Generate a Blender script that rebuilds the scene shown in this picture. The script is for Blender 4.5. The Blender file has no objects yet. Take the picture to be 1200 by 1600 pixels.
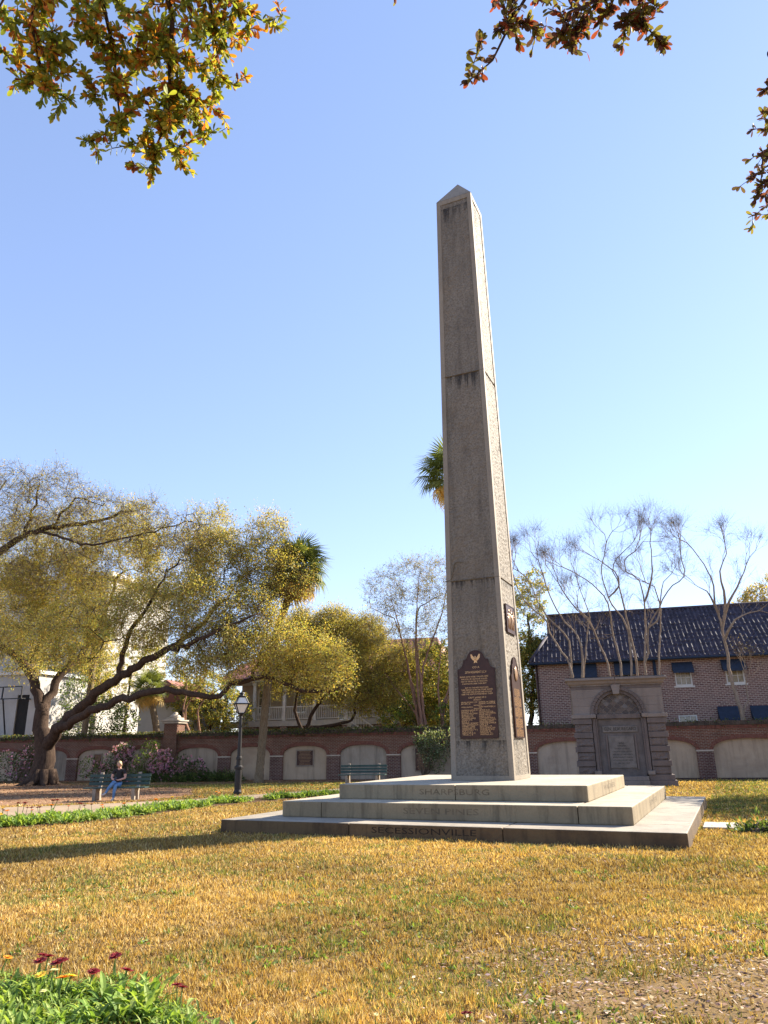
import bpy, bmesh, math, random
import numpy as np
from mathutils import Vector, Matrix, noise as mnoise

random.seed(7)
rng = np.random.default_rng(7)
scene = bpy.context.scene
COL = scene.collection

# ------------------------------------------------------------------ camera
FPX, PITCH, ROLL, YAW = 1128.6, 0.3162, -0.0157, -0.4256      # focal length in px of the 1200x1600 photograph
CAM = np.array([5.5677, -18.5405, 1.6565])
def cam_axes():
    f = np.array([math.sin(YAW) * math.cos(PITCH), math.cos(YAW) * math.cos(PITCH), math.sin(PITCH)])
    r = np.array([math.cos(YAW), -math.sin(YAW), 0.0])
    u = np.cross(r, f)
    c, s = math.cos(ROLL), math.sin(ROLL)
    return c * r + s * u, -s * r + c * u, f
RX, UX, FX = cam_axes()
cd = bpy.data.cameras.new('camera')
cam = bpy.data.objects.new('camera', cd)
COL.objects.link(cam)
cd.sensor_fit = 'VERTICAL'
cd.sensor_height = 24.0
cd.lens = 24.0 * FPX / 1600.0
cd.clip_start = 0.05
cd.clip_end = 2000
cam.matrix_world = Matrix(((RX[0], UX[0], -FX[0], CAM[0]), (RX[1], UX[1], -FX[1], CAM[1]), (RX[2], UX[2], -FX[2], CAM[2]), (0, 0, 0, 1)))
scene.camera = cam

# ------------------------------------------------------------------ sky, sun, exposure
SUN_EL = math.radians(32)
SUN_AZ = math.atan2(0.55, 0.835)          # from +Y towards +X
world = bpy.data.worlds.new('World')
scene.world = world
world.use_nodes = True
wn = world.node_tree
sky = wn.nodes.new('ShaderNodeTexSky')
sky.sky_type = 'NISHITA'
sky.sun_disc = False
sky.sun_elevation = SUN_EL
sky.sun_rotation = SUN_AZ
sky.altitude = 0
sky.air_density = 1.0
sky.dust_density = 0.08
sky.ozone_density = 4.0
gm_ = wn.nodes.new('ShaderNodeGamma')
gm_.inputs[1].default_value = 0.66
tn_ = wn.nodes.new('ShaderNodeMixRGB')
tn_.blend_type = 'MULTIPLY'
tn_.inputs[0].default_value = 1.0
tn_.inputs[2].default_value = (1.02, 0.99, 1.13, 1)       # clear spring sky, a little hazy
wn.links.new(sky.outputs[0], gm_.inputs[0])
wn.links.new(gm_.outputs[0], tn_.inputs[1])
wn.links.new(tn_.outputs[0], wn.nodes['Background'].inputs[0])
wn.nodes['Background'].inputs[1].default_value = 0.135
sl = bpy.data.lights.new('sun', 'SUN')
sl.energy = 5.0
sl.angle = math.radians(0.55)
sl.color = (1.0, 0.91, 0.76)
sun = bpy.data.objects.new('sun', sl)
COL.objects.link(sun)
SV = Vector((math.cos(SUN_EL) * math.sin(SUN_AZ), math.cos(SUN_EL) * math.cos(SUN_AZ), math.sin(SUN_EL)))
sun.rotation_euler = SV.to_track_quat('Z', 'Y').to_euler()
sun.location = SV * 60
vs = scene.view_settings
vs.view_transform = 'Standard'
vs.look = 'None'
vs.exposure = 1.68
vs.gamma = 1.0
scene.cycles.max_bounces = 8
scene.cycles.transparent_max_bounces = 8

# ------------------------------------------------------------------ measuring helpers (photograph pixel -> place)
def ray(x, y):
    return (x - 600) / FPX * RX + (800 - y) / FPX * UX + FX
def gp(x, y, z=0.0):
    d = ray(x, y)
    return CAM + (z - CAM[2]) / d[2] * d
WA = 0.15547
W0 = np.array([-12.31, 20.33, 0.0])
WU = np.array([math.cos(WA), math.sin(WA), 0.0])
WN = np.array([-math.sin(WA), math.cos(WA), 0.0])
def wuv(u, v, z=0.0):
    return W0 + WU * u + WN * v + np.array([0, 0, z])
def wp(x, y, off):
    d = ray(x, y)
    t = np.dot(W0 + WN * off - CAM, WN) / np.dot(d, WN)
    return CAM + t * d
def pdist(x, y, dist):
    d = ray(x, y)
    return CAM + d / np.linalg.norm(d) * dist
def ppm(P):                                # photograph pixels per metre at P
    return FPX / max(0.1, np.dot(np.asarray(P) - CAM, FX))

# ------------------------------------------------------------------ object helpers
def tag(o, label=None, cat=None, group=None, kind=None):
    if label: o['label'] = label
    if cat: o['category'] = cat
    if group: o['group'] = group
    if kind: o['kind'] = kind
    return o
def empty(name, loc=(0, 0, 0), rz=0.0):
    o = bpy.data.objects.new(name, None)
    o.empty_display_size = 0.2
    COL.objects.link(o)
    o.location = [float(c) for c in loc]
    o.rotation_euler = (0, 0, rz)
    return o
def link_mesh(name, me, parent=None, loc=None, rot=None):
    o = bpy.data.objects.new(name, me)
    COL.objects.link(o)
    if parent is not None: o.parent = parent
    if loc is not None: o.location = [float(c) for c in loc]
    if rot is not None: o.rotation_euler = rot
    return o
def copy_tree(o, parent=None):
    c = o.copy()
    COL.objects.link(c)
    c.parent = parent
    for ch in list(o.children):
        copy_tree(ch, c)
    return c

class MB:
    """collects faces; build() links them as one mesh object"""
    def __init__(s): s.v = []; s.f = []; s.c = []; s.m = []; s.col = (1, 1, 1); s.mi = 0
    def add(s, vs, fs):
        n = len(s.v)
        s.v += [tuple(float(k) for k in a) for a in vs]
        for f in fs:
            s.f.append([n + i for i in f]); s.c.append(s.col); s.m.append(s.mi)
    def box(s, x0, x1, y0, y1, z0, z1, M=None):
        vs = [(x, y, z) for z in (z0, z1) for y in (y0, y1) for x in (x0, x1)]
        if M is not None: vs = [M @ Vector(v) for v in vs]
        s.add(vs, [(0, 2, 3, 1), (4, 5, 7, 6), (0, 1, 5, 4), (2, 6, 7, 3), (0, 4, 6, 2), (1, 3, 7, 5)])
    def bar(s, a, b, w, h=None):
        h = h or w
        a, b = Vector(a), Vector(b)
        d = (b - a)
        q = d.to_track_quat('Z', 'X').to_matrix().to_4x4()
        s.box(-w / 2, w / 2, -h / 2, h / 2, 0, d.length, Matrix.Translation(a) @ q)
    def tube(s, pts, rad, n=8, cap=True):
        pts = [Vector([float(k) for k in p]) for p in pts]
        t = (pts[1] - pts[0]).normalized()
        ref = t.orthogonal().normalized()
        vs = []; fs = []
        for i, p in enumerate(pts):
            if i == 0: d = pts[1] - p
            elif i == len(pts) - 1: d = p - pts[i - 1]
            else: d = pts[i + 1] - pts[i - 1]
            if d.length < 1e-7: d = t
            d.normalize()
            ref = ref - d * ref.dot(d)
            if ref.length < 1e-5: ref = d.orthogonal()
            ref.normalize()
            bi = d.cross(ref)
            r = rad[i] if hasattr(rad, '__len__') else rad
            for k in range(n):
                a = 2 * math.pi * k / n
                vs.append(p + ref * (r * math.cos(a)) + bi * (r * math.sin(a)))
        for i in range(len(pts) - 1):
            for k in range(n):
                k2 = (k + 1) % n
                fs.append((i * n + k, i * n + k2, (i + 1) * n + k2, (i + 1) * n + k))
        if cap:
            fs.append(tuple(range(n))[::-1]); fs.append(tuple((len(pts) - 1) * n + k for k in range(n)))
        s.add(vs, fs)
    def lathe(s, prof, n=16, M=None, a0=0.0):
        vs = []; fs = []
        for r, z in prof:
            for k in range(n):
                a = a0 + 2 * math.pi * k / n
                v = Vector((r * math.cos(a), r * math.sin(a), z))
                vs.append(M @ v if M is not None else v)
        for i in range(len(prof) - 1):
            for k in range(n):
                k2 = (k + 1) % n
                fs.append((i * n + k, i * n + k2, (i + 1) * n + k2, (i + 1) * n + k))
        fs.append(tuple(range(n))[::-1]); fs.append(tuple((len(prof) - 1) * n + k for k in range(n)))
        s.add(vs, fs)
    def prism(s, poly, y0, y1):
        """poly of (x, z), extruded from y0 to y1"""
        n = len(poly)
        vs = [(x, y0, z) for x, z in poly] + [(x, y1, z) for x, z in poly]
        fs = [tuple(range(n)), tuple(range(2 * n - 1, n - 1, -1))]
        for i in range(n):
            j = (i + 1) % n
            fs.append((i, n + i, n + j, j))
        s.add(vs, fs)
    def mesh(s, name, mats, smooth=False):
        me = bpy.data.meshes.new(name)
        me.from_pydata(s.v, [], s.f)
        if not isinstance(mats, (list, tuple)): mats = [mats]
        for m in mats: me.materials.append(m)
        if len(mats) > 1: me.polygons.foreach_set('material_index', s.m)
        if smooth: me.polygons.foreach_set('use_smooth', [True] * len(s.f))
        if any(c != (1, 1, 1) for c in s.c):
            ca = me.color_attributes.new('Col', 'FLOAT_COLOR', 'CORNER')
            arr = []
            for f, c in zip(s.f, s.c): arr += list(c) * 0 + [c[0], c[1], c[2], 1.0] * len(f)
            ca.data.foreach_set('color', arr)
        me.update()
        return me
    def build(s, name, mats, parent=None, smooth=False, loc=None, rot=None, bevel=0.0):
        me = s.mesh(name, mats, smooth)
        if bevel > 0: bevel_mesh(me, bevel)
        return link_mesh(name, me, parent, loc, rot)
def bevel_mesh(me, w, seg=2):
    bm = bmesh.new(); bm.from_mesh(me)
    bmesh.ops.bevel(bm, geom=bm.edges[:], offset=w, segments=seg, profile=0.6, affect='EDGES', clamp_overlap=True)
    bm.to_mesh(me); bm.free()
def np_mesh(name, V, faces_n, mats, cols=None, smooth=False):
    """V: (k*n,3) verts, consecutive groups of n verts form one face; cols one rgb per face"""
    me = bpy.data.meshes.new(name)
    nv = len(V); nf = nv // faces_n
    me.vertices.add(nv); me.vertices.foreach_set('co', np.asarray(V, np.float32).ravel())
    me.loops.add(nv); me.loops.foreach_set('vertex_index', np.arange(nv, dtype=np.int32))
    me.polygons.add(nf)
    me.polygons.foreach_set('loop_start', np.arange(0, nv, faces_n, dtype=np.int32))
    me.polygons.foreach_set('loop_total', np.full(nf, faces_n, np.int32))
    if not isinstance(mats, (list, tuple)): mats = [mats]
    for m in mats: me.materials.append(m)
    if cols is not None:
        ca = me.color_attributes.new('Col', 'FLOAT_COLOR', 'CORNER')
        c4 = np.concatenate([np.clip(cols, 0, 1), np.ones((nf, 1))], 1)
        ca.data.foreach_set('color', np.repeat(c4, faces_n, 0).astype(np.float32).ravel())
    me.update(calc_edges=True)
    return me
def text_verts(txt, size):
    cu = bpy.data.curves.new('t', 'FONT')
    cu.body = txt; cu.size = size; cu.align_x = 'CENTER'; cu.align_y = 'CENTER'; cu.resolution_u = 2
    ob = bpy.data.objects.new('t', cu); COL.objects.link(ob)
    dg = bpy.context.evaluated_depsgraph_get()
    m = ob.evaluated_get(dg).to_mesh()
    vs = [tuple(v.co) for v in m.vertices]; fs = [tuple(p.vertices) for p in m.polygons]
    ob.evaluated_get(dg).to_mesh_clear()
    bpy.data.objects.remove(ob); bpy.data.curves.remove(cu)
    return vs, fs
def add_text(mb, txt, size, M, width=None):
    vs, fs = text_verts(txt, size)
    if not vs: return
    xs = [v[0] for v in vs]; w = max(xs) - min(xs); k = (width / w) if width else 1.0
    mb.add([M @ Vector((v[0] * k, v[1], 0)) for v in vs], fs)

# ------------------------------------------------------------------ materials
def nodes_of(name):
    m = bpy.data.materials.new(name); m.use_nodes = True
    nt = m.node_tree
    b = nt.nodes['Principled BSDF']
    return m, nt, b
def nd(nt, typ, **kw):
    n = nt.nodes.new(typ)
    for k, v in kw.items(): setattr(n, k, v)
    return n
def ramp(nt, fac, stops):
    r = nd(nt, 'ShaderNodeValToRGB')
    e = r.color_ramp.elements
    while len(e) < len(stops): e.new(0.5)
    for i, (p, c) in enumerate(stops):
        e[i].position = p; e[i].color = (c[0], c[1], c[2], 1) if hasattr(c, '__len__') else (c, c, c, 1)
    nt.links.new(fac, r.inputs[0])
    return r.outputs[0]
def noise(nt, vec, scale, detail=4, rough=0.6, dist=0.0):
    n = nd(nt, 'ShaderNodeTexNoise')
    n.inputs['Scale'].default_value = scale; n.inputs['Detail'].default_value = detail
    n.inputs['Roughness'].default_value = rough; n.inputs['Distortion'].default_value = dist
    if vec is not None: nt.links.new(vec, n.inputs['Vector'])
    return n.outputs['Fac']
def mapping(nt, vec, sc=(1, 1, 1), loc=(0, 0, 0)):
    n = nd(nt, 'ShaderNodeMapping'); n.inputs['Scale'].default_value = sc; n.inputs['Location'].default_value = loc
    nt.links.new(vec, n.inputs['Vector'])
    return n.outputs[0]
def mix(nt, fac, a, b, mode='MIX'):
    n = nd(nt, 'ShaderNodeMixRGB', blend_type=mode)
    for i, x in ((0, fac), (1, a), (2, b)):
        if hasattr(x, 'links'): nt.links.new(x, n.inputs[i])
        elif hasattr(x, '__len__'): n.inputs[i].default_value = (x[0], x[1], x[2], 1)
        else: n.inputs[i].default_value = x if i == 0 else (x, x, x, 1)
    return n.outputs[0]
def math_(nt, op, a, b=None):
    n = nd(nt, 'ShaderNodeMath', operation=op)
    for i, x in ((0, a), (1, b)):
        if x is None: continue
        if hasattr(x, 'links'): nt.links.new(x, n.inputs[i])
        else: n.inputs[i].default_value = x
    return n.outputs[0]
def bump(nt, b, h, strength=0.4, dist=0.02):
    n = nd(nt, 'ShaderNodeBump'); n.inputs['Strength'].default_value = strength; n.inputs['Distance'].default_value = dist
    nt.links.new(h, n.inputs['Height']); nt.links.new(n.outputs[0], b.inputs['Normal'])
def objco(nt): return nd(nt, 'ShaderNodeTexCoord').outputs['Object']
def geoco(nt): return nd(nt, 'ShaderNodeNewGeometry').outputs['Position']

def plain(name, col, rough=0.6, metal=0.0, var=0.25, scale=6.0, bstr=0.15, spec=0.4):
    m, nt, b = nodes_of(name)
    co = objco(nt)
    f = noise(nt, co, scale, 5, 0.65)
    c = ramp(nt, f, [(0.25, [k * (1 - var) for k in col]), (0.75, [min(1, k * (1 + var)) for k in col])])
    nt.links.new(c, b.inputs['Base Color'])
    b.inputs['Roughness'].default_value = rough; b.inputs['Metallic'].default_value = metal
    b.inputs['Specular IOR Level'].default_value = spec
    bump(nt, b, noise(nt, co, scale * 8, 3), bstr, 0.01)
    return m
def granite(name, base, dark, stain=0.35, streak=0.5, speck=0.5, bstr=0.5, warm=(0.20, 0.12, 0.05), drips=()):
    m, nt, b = nodes_of(name)
    co = geoco(nt)
    f1 = noise(nt, co, 0.9, 5, 0.6)
    f2 = noise(nt, co, 24, 4, 0.75)
    f3 = noise(nt, co, 130, 2, 0.6)
    c = mix(nt, ramp(nt, f1, [(0.3, 0), (0.72, 1)]), base, [0.55 * p + 0.45 * q for p, q in zip(base, dark)])
    c = mix(nt, math_(nt, 'MULTIPLY', ramp(nt, f2, [(0.42, 0), (0.62, 1)]), speck), c, dark)
    c = mix(nt, math_(nt, 'MULTIPLY', ramp(nt, f3, [(0.5, 0), (0.7, 1)]), speck * 0.6), c, [min(1, k * 1.35) for k in base])
    # run-off streaks and blotches left by water
    st = noise(nt, mapping(nt, co, (3.2, 3.2, 0.35)), 1.0, 6, 0.7)
    st = math_(nt, 'MULTIPLY', ramp(nt, st, [(0.5, 0), (0.74, 1)]), streak)
    c = mix(nt, st, c, [k * 0.35 for k in dark])
    bl = noise(nt, co, 0.55, 6, 0.7, 0.6)
    c = mix(nt, math_(nt, 'MULTIPLY', ramp(nt, bl, [(0.5, 0), (0.7, 1)]), stain), c, warm)
    if drips:                                   # black run-off that has seeped out of the bed joints
        sp = nd(nt, 'ShaderNodeSeparateXYZ'); nt.links.new(co, sp.inputs[0])
        dn = noise(nt, mapping(nt, co, (10, 10, 0.3)), 1.0, 4, 0.7)
        for z0, ln in drips:
            t = math_(nt, 'MULTIPLY', math_(nt, 'SUBTRACT', sp.outputs[2], z0 - ln), 1.0 / ln)
            t = math_(nt, 'MULTIPLY', t, math_(nt, 'LESS_THAN', sp.outputs[2], z0))
            k = math_(nt, 'ADD', math_(nt, 'MULTIPLY', t, 0.34), dn)
            k = math_(nt, 'MULTIPLY', math_(nt, 'GREATER_THAN', t, 0.0), ramp(nt, k, [(0.72, 0), (0.88, 0.85)]))
            c = mix(nt, k, c, (0.018, 0.015, 0.013))
    nt.links.new(c, b.inputs['Base Color'])
    b.inputs['Roughness'].default_value = 0.75
    b.inputs['Specular IOR Level'].default_value = 0.3
    h = math_(nt, 'ADD', f2, math_(nt, 'MULTIPLY', f3, 0.5))
    bump(nt, b, h, bstr, 0.012)
    return m
def brickmat(name, c1, c2, mortar, w=0.215, h=0.075, off=(0, 0), patch=None, mort=0.012):
    m, nt, b = nodes_of(name)
    co = objco(nt)
    sep = nd(nt, 'ShaderNodeSeparateXYZ'); nt.links.new(co, sep.inputs[0])
    cmb = nd(nt, 'ShaderNodeCombineXYZ')
    nt.links.new(math_(nt, 'ADD', sep.outputs[0], sep.outputs[1]), cmb.inputs[0]); nt.links.new(sep.outputs[2], cmb.inputs[1])
    br = nd(nt, 'ShaderNodeTexBrick')
    nt.links.new(cmb.outputs[0], br.inputs['Vector'])
    br.inputs['Scale'].default_value = 1.0
    br.inputs['Mortar Size'].default_value = mort
    br.inputs['Mortar Smooth'].default_value = 0.2
    br.inputs['Brick Width'].default_value = w; br.inputs['Row Height'].default_value = h
    br.inputs['Bias'].default_value = -0.1
    br.inputs['Color1'].default_value = (*c1, 1); br.inputs['Color2'].default_value = (*c2, 1); br.inputs['Mortar'].default_value = (*mortar, 1)
    c = br.outputs['Color']
    n1 = noise(nt, co, 1.1, 6, 0.7)
    c = mix(nt, ramp(nt, n1, [(0.35, 0.0), (0.75, 0.65)]), c, patch or [k * 0.5 for k in c1])
    n2 = noise(nt, co, 22, 3)
    c = mix(nt, 0.5, c, ramp(nt, n2, [(0.2, 0.35), (0.8, 1.0)]), 'MULTIPLY')
    nt.links.new(c, b.inputs['Base Color'])
    b.inputs['Roughness'].default_value = 0.9; b.inputs['Specular IOR Level'].default_value = 0.15
    h_ = math_(nt, 'SUBTRACT', math_(nt, 'MULTIPLY', n2, 0.4), br.outputs['Fac'])
    bump(nt, b, h_, 0.6, 0.02)
    return m
def foliage(name, trans=0.35, rough=0.55, tint=(1, 1, 1)):
    m, nt, b = nodes_of(name)
    at = nd(nt, 'ShaderNodeAttribute', attribute_name='Col')
    c = mix(nt, 1.0, at.outputs['Color'], tint, 'MULTIPLY')
    nt.links.new(c, b.inputs['Base Color'])
    b.inputs['Roughness'].default_value = rough; b.inputs['Specular IOR Level'].default_value = 0.25
    tr = nd(nt, 'ShaderNodeBsdfTranslucent')
    nt.links.new(mix(nt, 1.0, c, (1.5, 1.4, 0.7), 'MULTIPLY'), tr.inputs[0])
    ms = nd(nt, 'ShaderNodeMixShader'); ms.inputs[0].default_value = trans
    nt.links.new(b.outputs[0], ms.inputs[1]); nt.links.new(tr.outputs[0], ms.inputs[2])
    nt.links.new(ms.outputs[0], nt.nodes['Material Output'].inputs[0])
    return m
def bark(name, c1, c2, scale=3.0):
    m, nt, b = nodes_of(name)
    co = geoco(nt)
    n1 = noise(nt, mapping(nt, co, (2.2, 2.2, 0.7)), scale, 6, 0.7, 0.5)
    n2 = noise(nt, mapping(nt, co, (6, 6, 1.6)), scale * 2, 4, 0.7)
    c = ramp(nt, n1, [(0.3, c1), (0.7, c2)])
    c = mix(nt, ramp(nt, n2, [(0.45, 0), (0.7, 0.7)]), c, [k * 0.35 for k in c1])
    nt.links.new(c, b.inputs['Base Color'])
    b.inputs['Roughness'].default_value = 0.95; b.inputs['Specular IOR Level'].default_value = 0.1
    bump(nt, b, n2, 0.9, 0.05)
    return m
def groundmat(name, stops, s1=0.35, s2=26, bstr=0.6, fine=None):
    m, nt, b = nodes_of(name)
    co = geoco(nt)
    a = noise(nt, co, s1, 5, 0.65); f = noise(nt, co, s2, 4, 0.75)
    k = math_(nt, 'ADD', math_(nt, 'MULTIPLY', a, 0.55), math_(nt, 'MULTIPLY', f, 0.45))
    c = ramp(nt, k, stops)
    nt.links.new(c, b.inputs['Base Color'])
    b.inputs['Roughness'].default_value = 1.0; b.inputs['Specular IOR Level'].default_value = 0.05
    bump(nt, b, f, bstr, 0.03)
    return m

M = {}
M['granite'] = granite('granite', (0.255, 0.215, 0.165), (0.075, 0.06, 0.046), 0.25, 0.55, 0.75, 1.0, drips=((5.83, .45), (11.905, .8), (17.9, 1.1), (1.8, .5)))
M['granite_smooth'] = granite('granite_smooth', (0.30, 0.25, 0.19), (0.16, 0.13, 0.098), 0.15, 0.35, 0.35, 0.3)
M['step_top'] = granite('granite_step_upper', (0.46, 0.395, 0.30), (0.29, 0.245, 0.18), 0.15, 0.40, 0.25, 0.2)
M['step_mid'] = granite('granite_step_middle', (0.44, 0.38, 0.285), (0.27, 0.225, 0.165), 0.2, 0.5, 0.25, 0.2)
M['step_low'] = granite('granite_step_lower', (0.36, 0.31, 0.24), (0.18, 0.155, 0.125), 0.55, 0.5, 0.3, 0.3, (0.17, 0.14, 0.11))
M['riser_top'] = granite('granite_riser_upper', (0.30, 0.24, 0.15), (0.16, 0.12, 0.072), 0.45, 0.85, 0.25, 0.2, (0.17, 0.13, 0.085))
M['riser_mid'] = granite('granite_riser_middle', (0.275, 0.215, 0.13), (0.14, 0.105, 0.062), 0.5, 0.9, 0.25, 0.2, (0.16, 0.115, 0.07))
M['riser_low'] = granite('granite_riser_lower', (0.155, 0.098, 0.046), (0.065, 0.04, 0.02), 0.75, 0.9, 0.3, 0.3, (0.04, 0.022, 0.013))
M['incised'] = plain('incised_lettering', (0.145, 0.11, 0.068), 0.9, var=0.5, scale=9)
M['incised_dark'] = plain('incised_lettering_dark', (0.025, 0.016, 0.01), 0.9, var=0.5, scale=9)
M['memstone'] = granite('memorial_sandstone', (0.165, 0.13, 0.115), (0.078, 0.06, 0.055), 0.25, 0.5, 0.35, 0.7, (0.10, 0.075, 0.07))
M['memstone_light'] = granite('memorial_sandstone_pale', (0.245, 0.2, 0.17), (0.13, 0.105, 0.092), 0.2, 0.4, 0.3, 0.4, (0.16, 0.12, 0.1))
M['tile_a'] = plain('lunette_tile_dark', (0.055, 0.04, 0.036), 0.5, var=0.3)
M['tile_b'] = plain('lunette_tile_brown', (0.105, 0.075, 0.06), 0.5, var=0.3)
M['tile_c'] = plain('lunette_tile_grey', (0.13, 0.112, 0.105), 0.5, var=0.3)
M['bronze'] = plain('dark_bronze', (0.045, 0.018, 0.012), 0.42, 0.35, 0.35, 5, 0.1)
M['bronze_letter'] = plain('polished_bronze', (0.62, 0.36, 0.16), 0.4, 0.5, 0.2, 20, 0.05)
M['bronze_relief'] = plain('relief_bronze', (0.34, 0.21, 0.12), 0.4, 0.6, 0.5, 9, 0.2)
M['bronze_old'] = plain('weathered_door_stone', (0.115, 0.096, 0.088), 0.7, 0.0, 0.45, 2.2, 0.3)
M['bronze_old2'] = plain('weathered_tablet_stone', (0.15, 0.128, 0.112), 0.7, 0.0, 0.4, 3.1, 0.3)
M['brick'] = brickmat('garden_wall_brick', (0.17, 0.055, 0.035), (0.24, 0.08, 0.05), (0.36, 0.29, 0.22), patch=(0.075, 0.038, 0.03), mort=0.014)
M['brick_dark'] = brickmat('pier_brick', (0.12, 0.045, 0.04), (0.16, 0.055, 0.045), (0.38, 0.31, 0.25), patch=(0.055, 0.028, 0.028), mort=0.014)
M['brick_plain'] = plain('arch_brick', (0.17, 0.07, 0.05), 0.9, var=0.45, scale=7, bstr=0.4)
M['brick_house'] = brickmat('house_brick', (0.12, 0.045, 0.04), (0.30, 0.15, 0.12), (0.52, 0.43, 0.36), w=0.26, h=0.1, patch=(0.33, 0.23, 0.19), mort=0.019)
M['coping'] = plain('mossy_coping', (0.075, 0.058, 0.045), 0.95, var=0.6, scale=3, bstr=0.6)
M['plaster'] = granite('lime_plaster', (0.44, 0.36, 0.275), (0.26, 0.205, 0.155), 0.55, 0.6, 0.15, 0.2, (0.20, 0.155, 0.12))
M['plaster_b'] = granite('lime_plaster_grey', (0.38, 0.325, 0.26), (0.2, 0.165, 0.13), 0.65, 0.75, 0.2, 0.25, (0.17, 0.135, 0.105))
M['plaster_c'] = granite('lime_plaster_ochre', (0.46, 0.36, 0.255), (0.27, 0.2, 0.14), 0.5, 0.5, 0.15, 0.2, (0.24, 0.17, 0.12))
M['limestone'] = plain('limestone', (0.42, 0.36, 0.29), 0.8, var=0.25, scale=4)
M['white'] = plain('white_paint', (0.6, 0.575, 0.53), 0.6, var=0.15, scale=2)
M['white_house'] = plain('white_stucco', (0.42, 0.395, 0.36), 0.85, var=0.2, scale=0.6)
M['greywood'] = plain('grey_painted_wood', (0.44, 0.41, 0.36), 0.75, var=0.18, scale=3)
M['siding'] = plain('weathered_siding', (0.36, 0.31, 0.25), 0.8, var=0.2, scale=2)
M['rooftile'] = plain('blue_black_roof_tile', (0.06, 0.052, 0.07), 0.8, var=0.6, scale=2.5, bstr=0.3, spec=0.25)
M['roofred'] = plain('red_tin_roof', (0.26, 0.105, 0.075), 0.7, var=0.3, scale=1.5)
M['darkwood'] = plain('dark_gable_boards', (0.03, 0.028, 0.04), 0.8, var=0.4)
M['awning'] = plain('navy_awning_canvas', (0.018, 0.03, 0.055), 0.85, var=0.3, scale=5)
M['glass'] = plain('window_glass', (0.10, 0.10, 0.09), 0.08, 0.0, 0.6, 2.0, 0.02, 0.8)
M['glass_warm'] = plain('window_pane_with_curtain', (0.30, 0.25, 0.17), 0.25, 0.0, 0.6, 2.6, 0.02, 0.6)
M['black'] = plain('black_cast_iron', (0.022, 0.019, 0.018), 0.5, 0.3, 0.3, 20, 0.15)
M['dark'] = plain('dark_opening', (0.02, 0.018, 0.016), 0.9, var=0.3)
M['milkglass'] = plain('milky_lantern_glass', (0.72, 0.66, 0.58), 0.3, var=0.06, bstr=0.0)
M['benchwood'] = plain('dark_green_slat_paint', (0.025, 0.055, 0.05), 0.55, var=0.3, scale=8)
M['concrete'] = plain('bench_concrete', (0.27, 0.22, 0.17), 0.9, var=0.25, scale=9)
M['bark_oak'] = bark('oak_bark', (0.05, 0.032, 0.025), (0.115, 0.078, 0.056))
M['bark_twig'] = bark('twig_bark', (0.15, 0.11, 0.08), (0.26, 0.2, 0.145))
M['bark_myrtle'] = bark('crape_myrtle_bark', (0.26, 0.19, 0.135), (0.42, 0.32, 0.23), 2)
M['bark_red'] = bark('reddish_myrtle_bark', (0.24, 0.125, 0.085), (0.36, 0.22, 0.15), 2)
M['bark_palm'] = bark('palm_bark', (0.17, 0.125, 0.08), (0.31, 0.24, 0.16), 5)
M['leaf'] = foliage('leaf', 0.42)
M['leaf_near'] = foliage('leaf_near', 0.45, 0.6)
M['grass'] = foliage('grass_blade', 0.3, 0.8)
M['petal'] = foliage('petal', 0.25, 0.6)
M['litter'] = foliage('dry_leaf', 0.1, 0.8)
M['lawn'] = groundmat('dry_lawn', [(0.25, (0.085, 0.055, 0.028)), (0.5, (0.19, 0.125, 0.058)), (0.75, (0.33, 0.225, 0.105))])
M['mulch'] = groundmat('leaf_mulch', [(0.3, (0.09, 0.05, 0.03)), (0.5, (0.26, 0.15, 0.085)), (0.72, (0.44, 0.28, 0.17))], 0.5, 18)
M['darkmulch'] = groundmat('dark_mulch', [(0.3, (0.035, 0.022, 0.025)), (0.7, (0.10, 0.065, 0.06))], 0.5, 18)
M['soil'] = groundmat('bed_soil', [(0.3, (0.05, 0.032, 0.02)), (0.7, (0.14, 0.085, 0.05))], 0.5, 18)
M['path'] = groundmat('tan_path', [(0.25, (0.19, 0.14, 0.10)), (0.5, (0.30, 0.225, 0.155)), (0.75, (0.40, 0.30, 0.21))], 0.8, 9, 0.3)
M['skin'] = plain('skin', (0.48, 0.26, 0.19), 0.55, var=0.08, scale=12, bstr=0.02)
M['hair'] = plain('blond_hair', (0.42, 0.29, 0.15), 0.6, var=0.35, scale=30, bstr=0.4)
M['tshirt'] = plain('black_tshirt', (0.018, 0.017, 0.018), 0.9, var=0.3, scale=12)
M['jeans'] = plain('blue_jeans', (0.10, 0.20, 0.36), 0.9, var=0.3, scale=10)
M['shoe'] = plain('pale_shoe', (0.5, 0.42, 0.36), 0.7)
M['phone'] = plain('phone_case', (0.03, 0.03, 0.035), 0.3)
# ------------------------------------------------------------------ ground
def sheet(name, pts, z, mat):
    mb = MB(); mb.add([(p[0], p[1], z) for p in pts], [tuple(range(len(pts)))])
    o = mb.build(name, mat); o['kind'] = 'structure'
    return o
sheet('ground', [(-400, -300), (400, -300), (400, 500), (-400, 500)], 0.0, M['lawn'])
def rag(pts, amp=0.12, step=0.5, seed=0):
    """polygon outline with an uneven edge"""
    out = []
    n = len(pts)
    for i in range(n):
        a = np.array(pts[i][:2]); b = np.array(pts[(i + 1) % n][:2])
        k = max(1, int(np.linalg.norm(b - a) / step))
        for j in range(k):
            q = a + (b - a) * j / k
            out.append((q[0] + amp * mnoise.noise((q[0] * 1.3, q[1] * 1.3, seed)), q[1] + amp * mnoise.noise((q[0] * 1.3, q[1] * 1.3, seed + 9))))
    return out
g2 = lambda x, y: gp(x, y)[:2]
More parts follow.
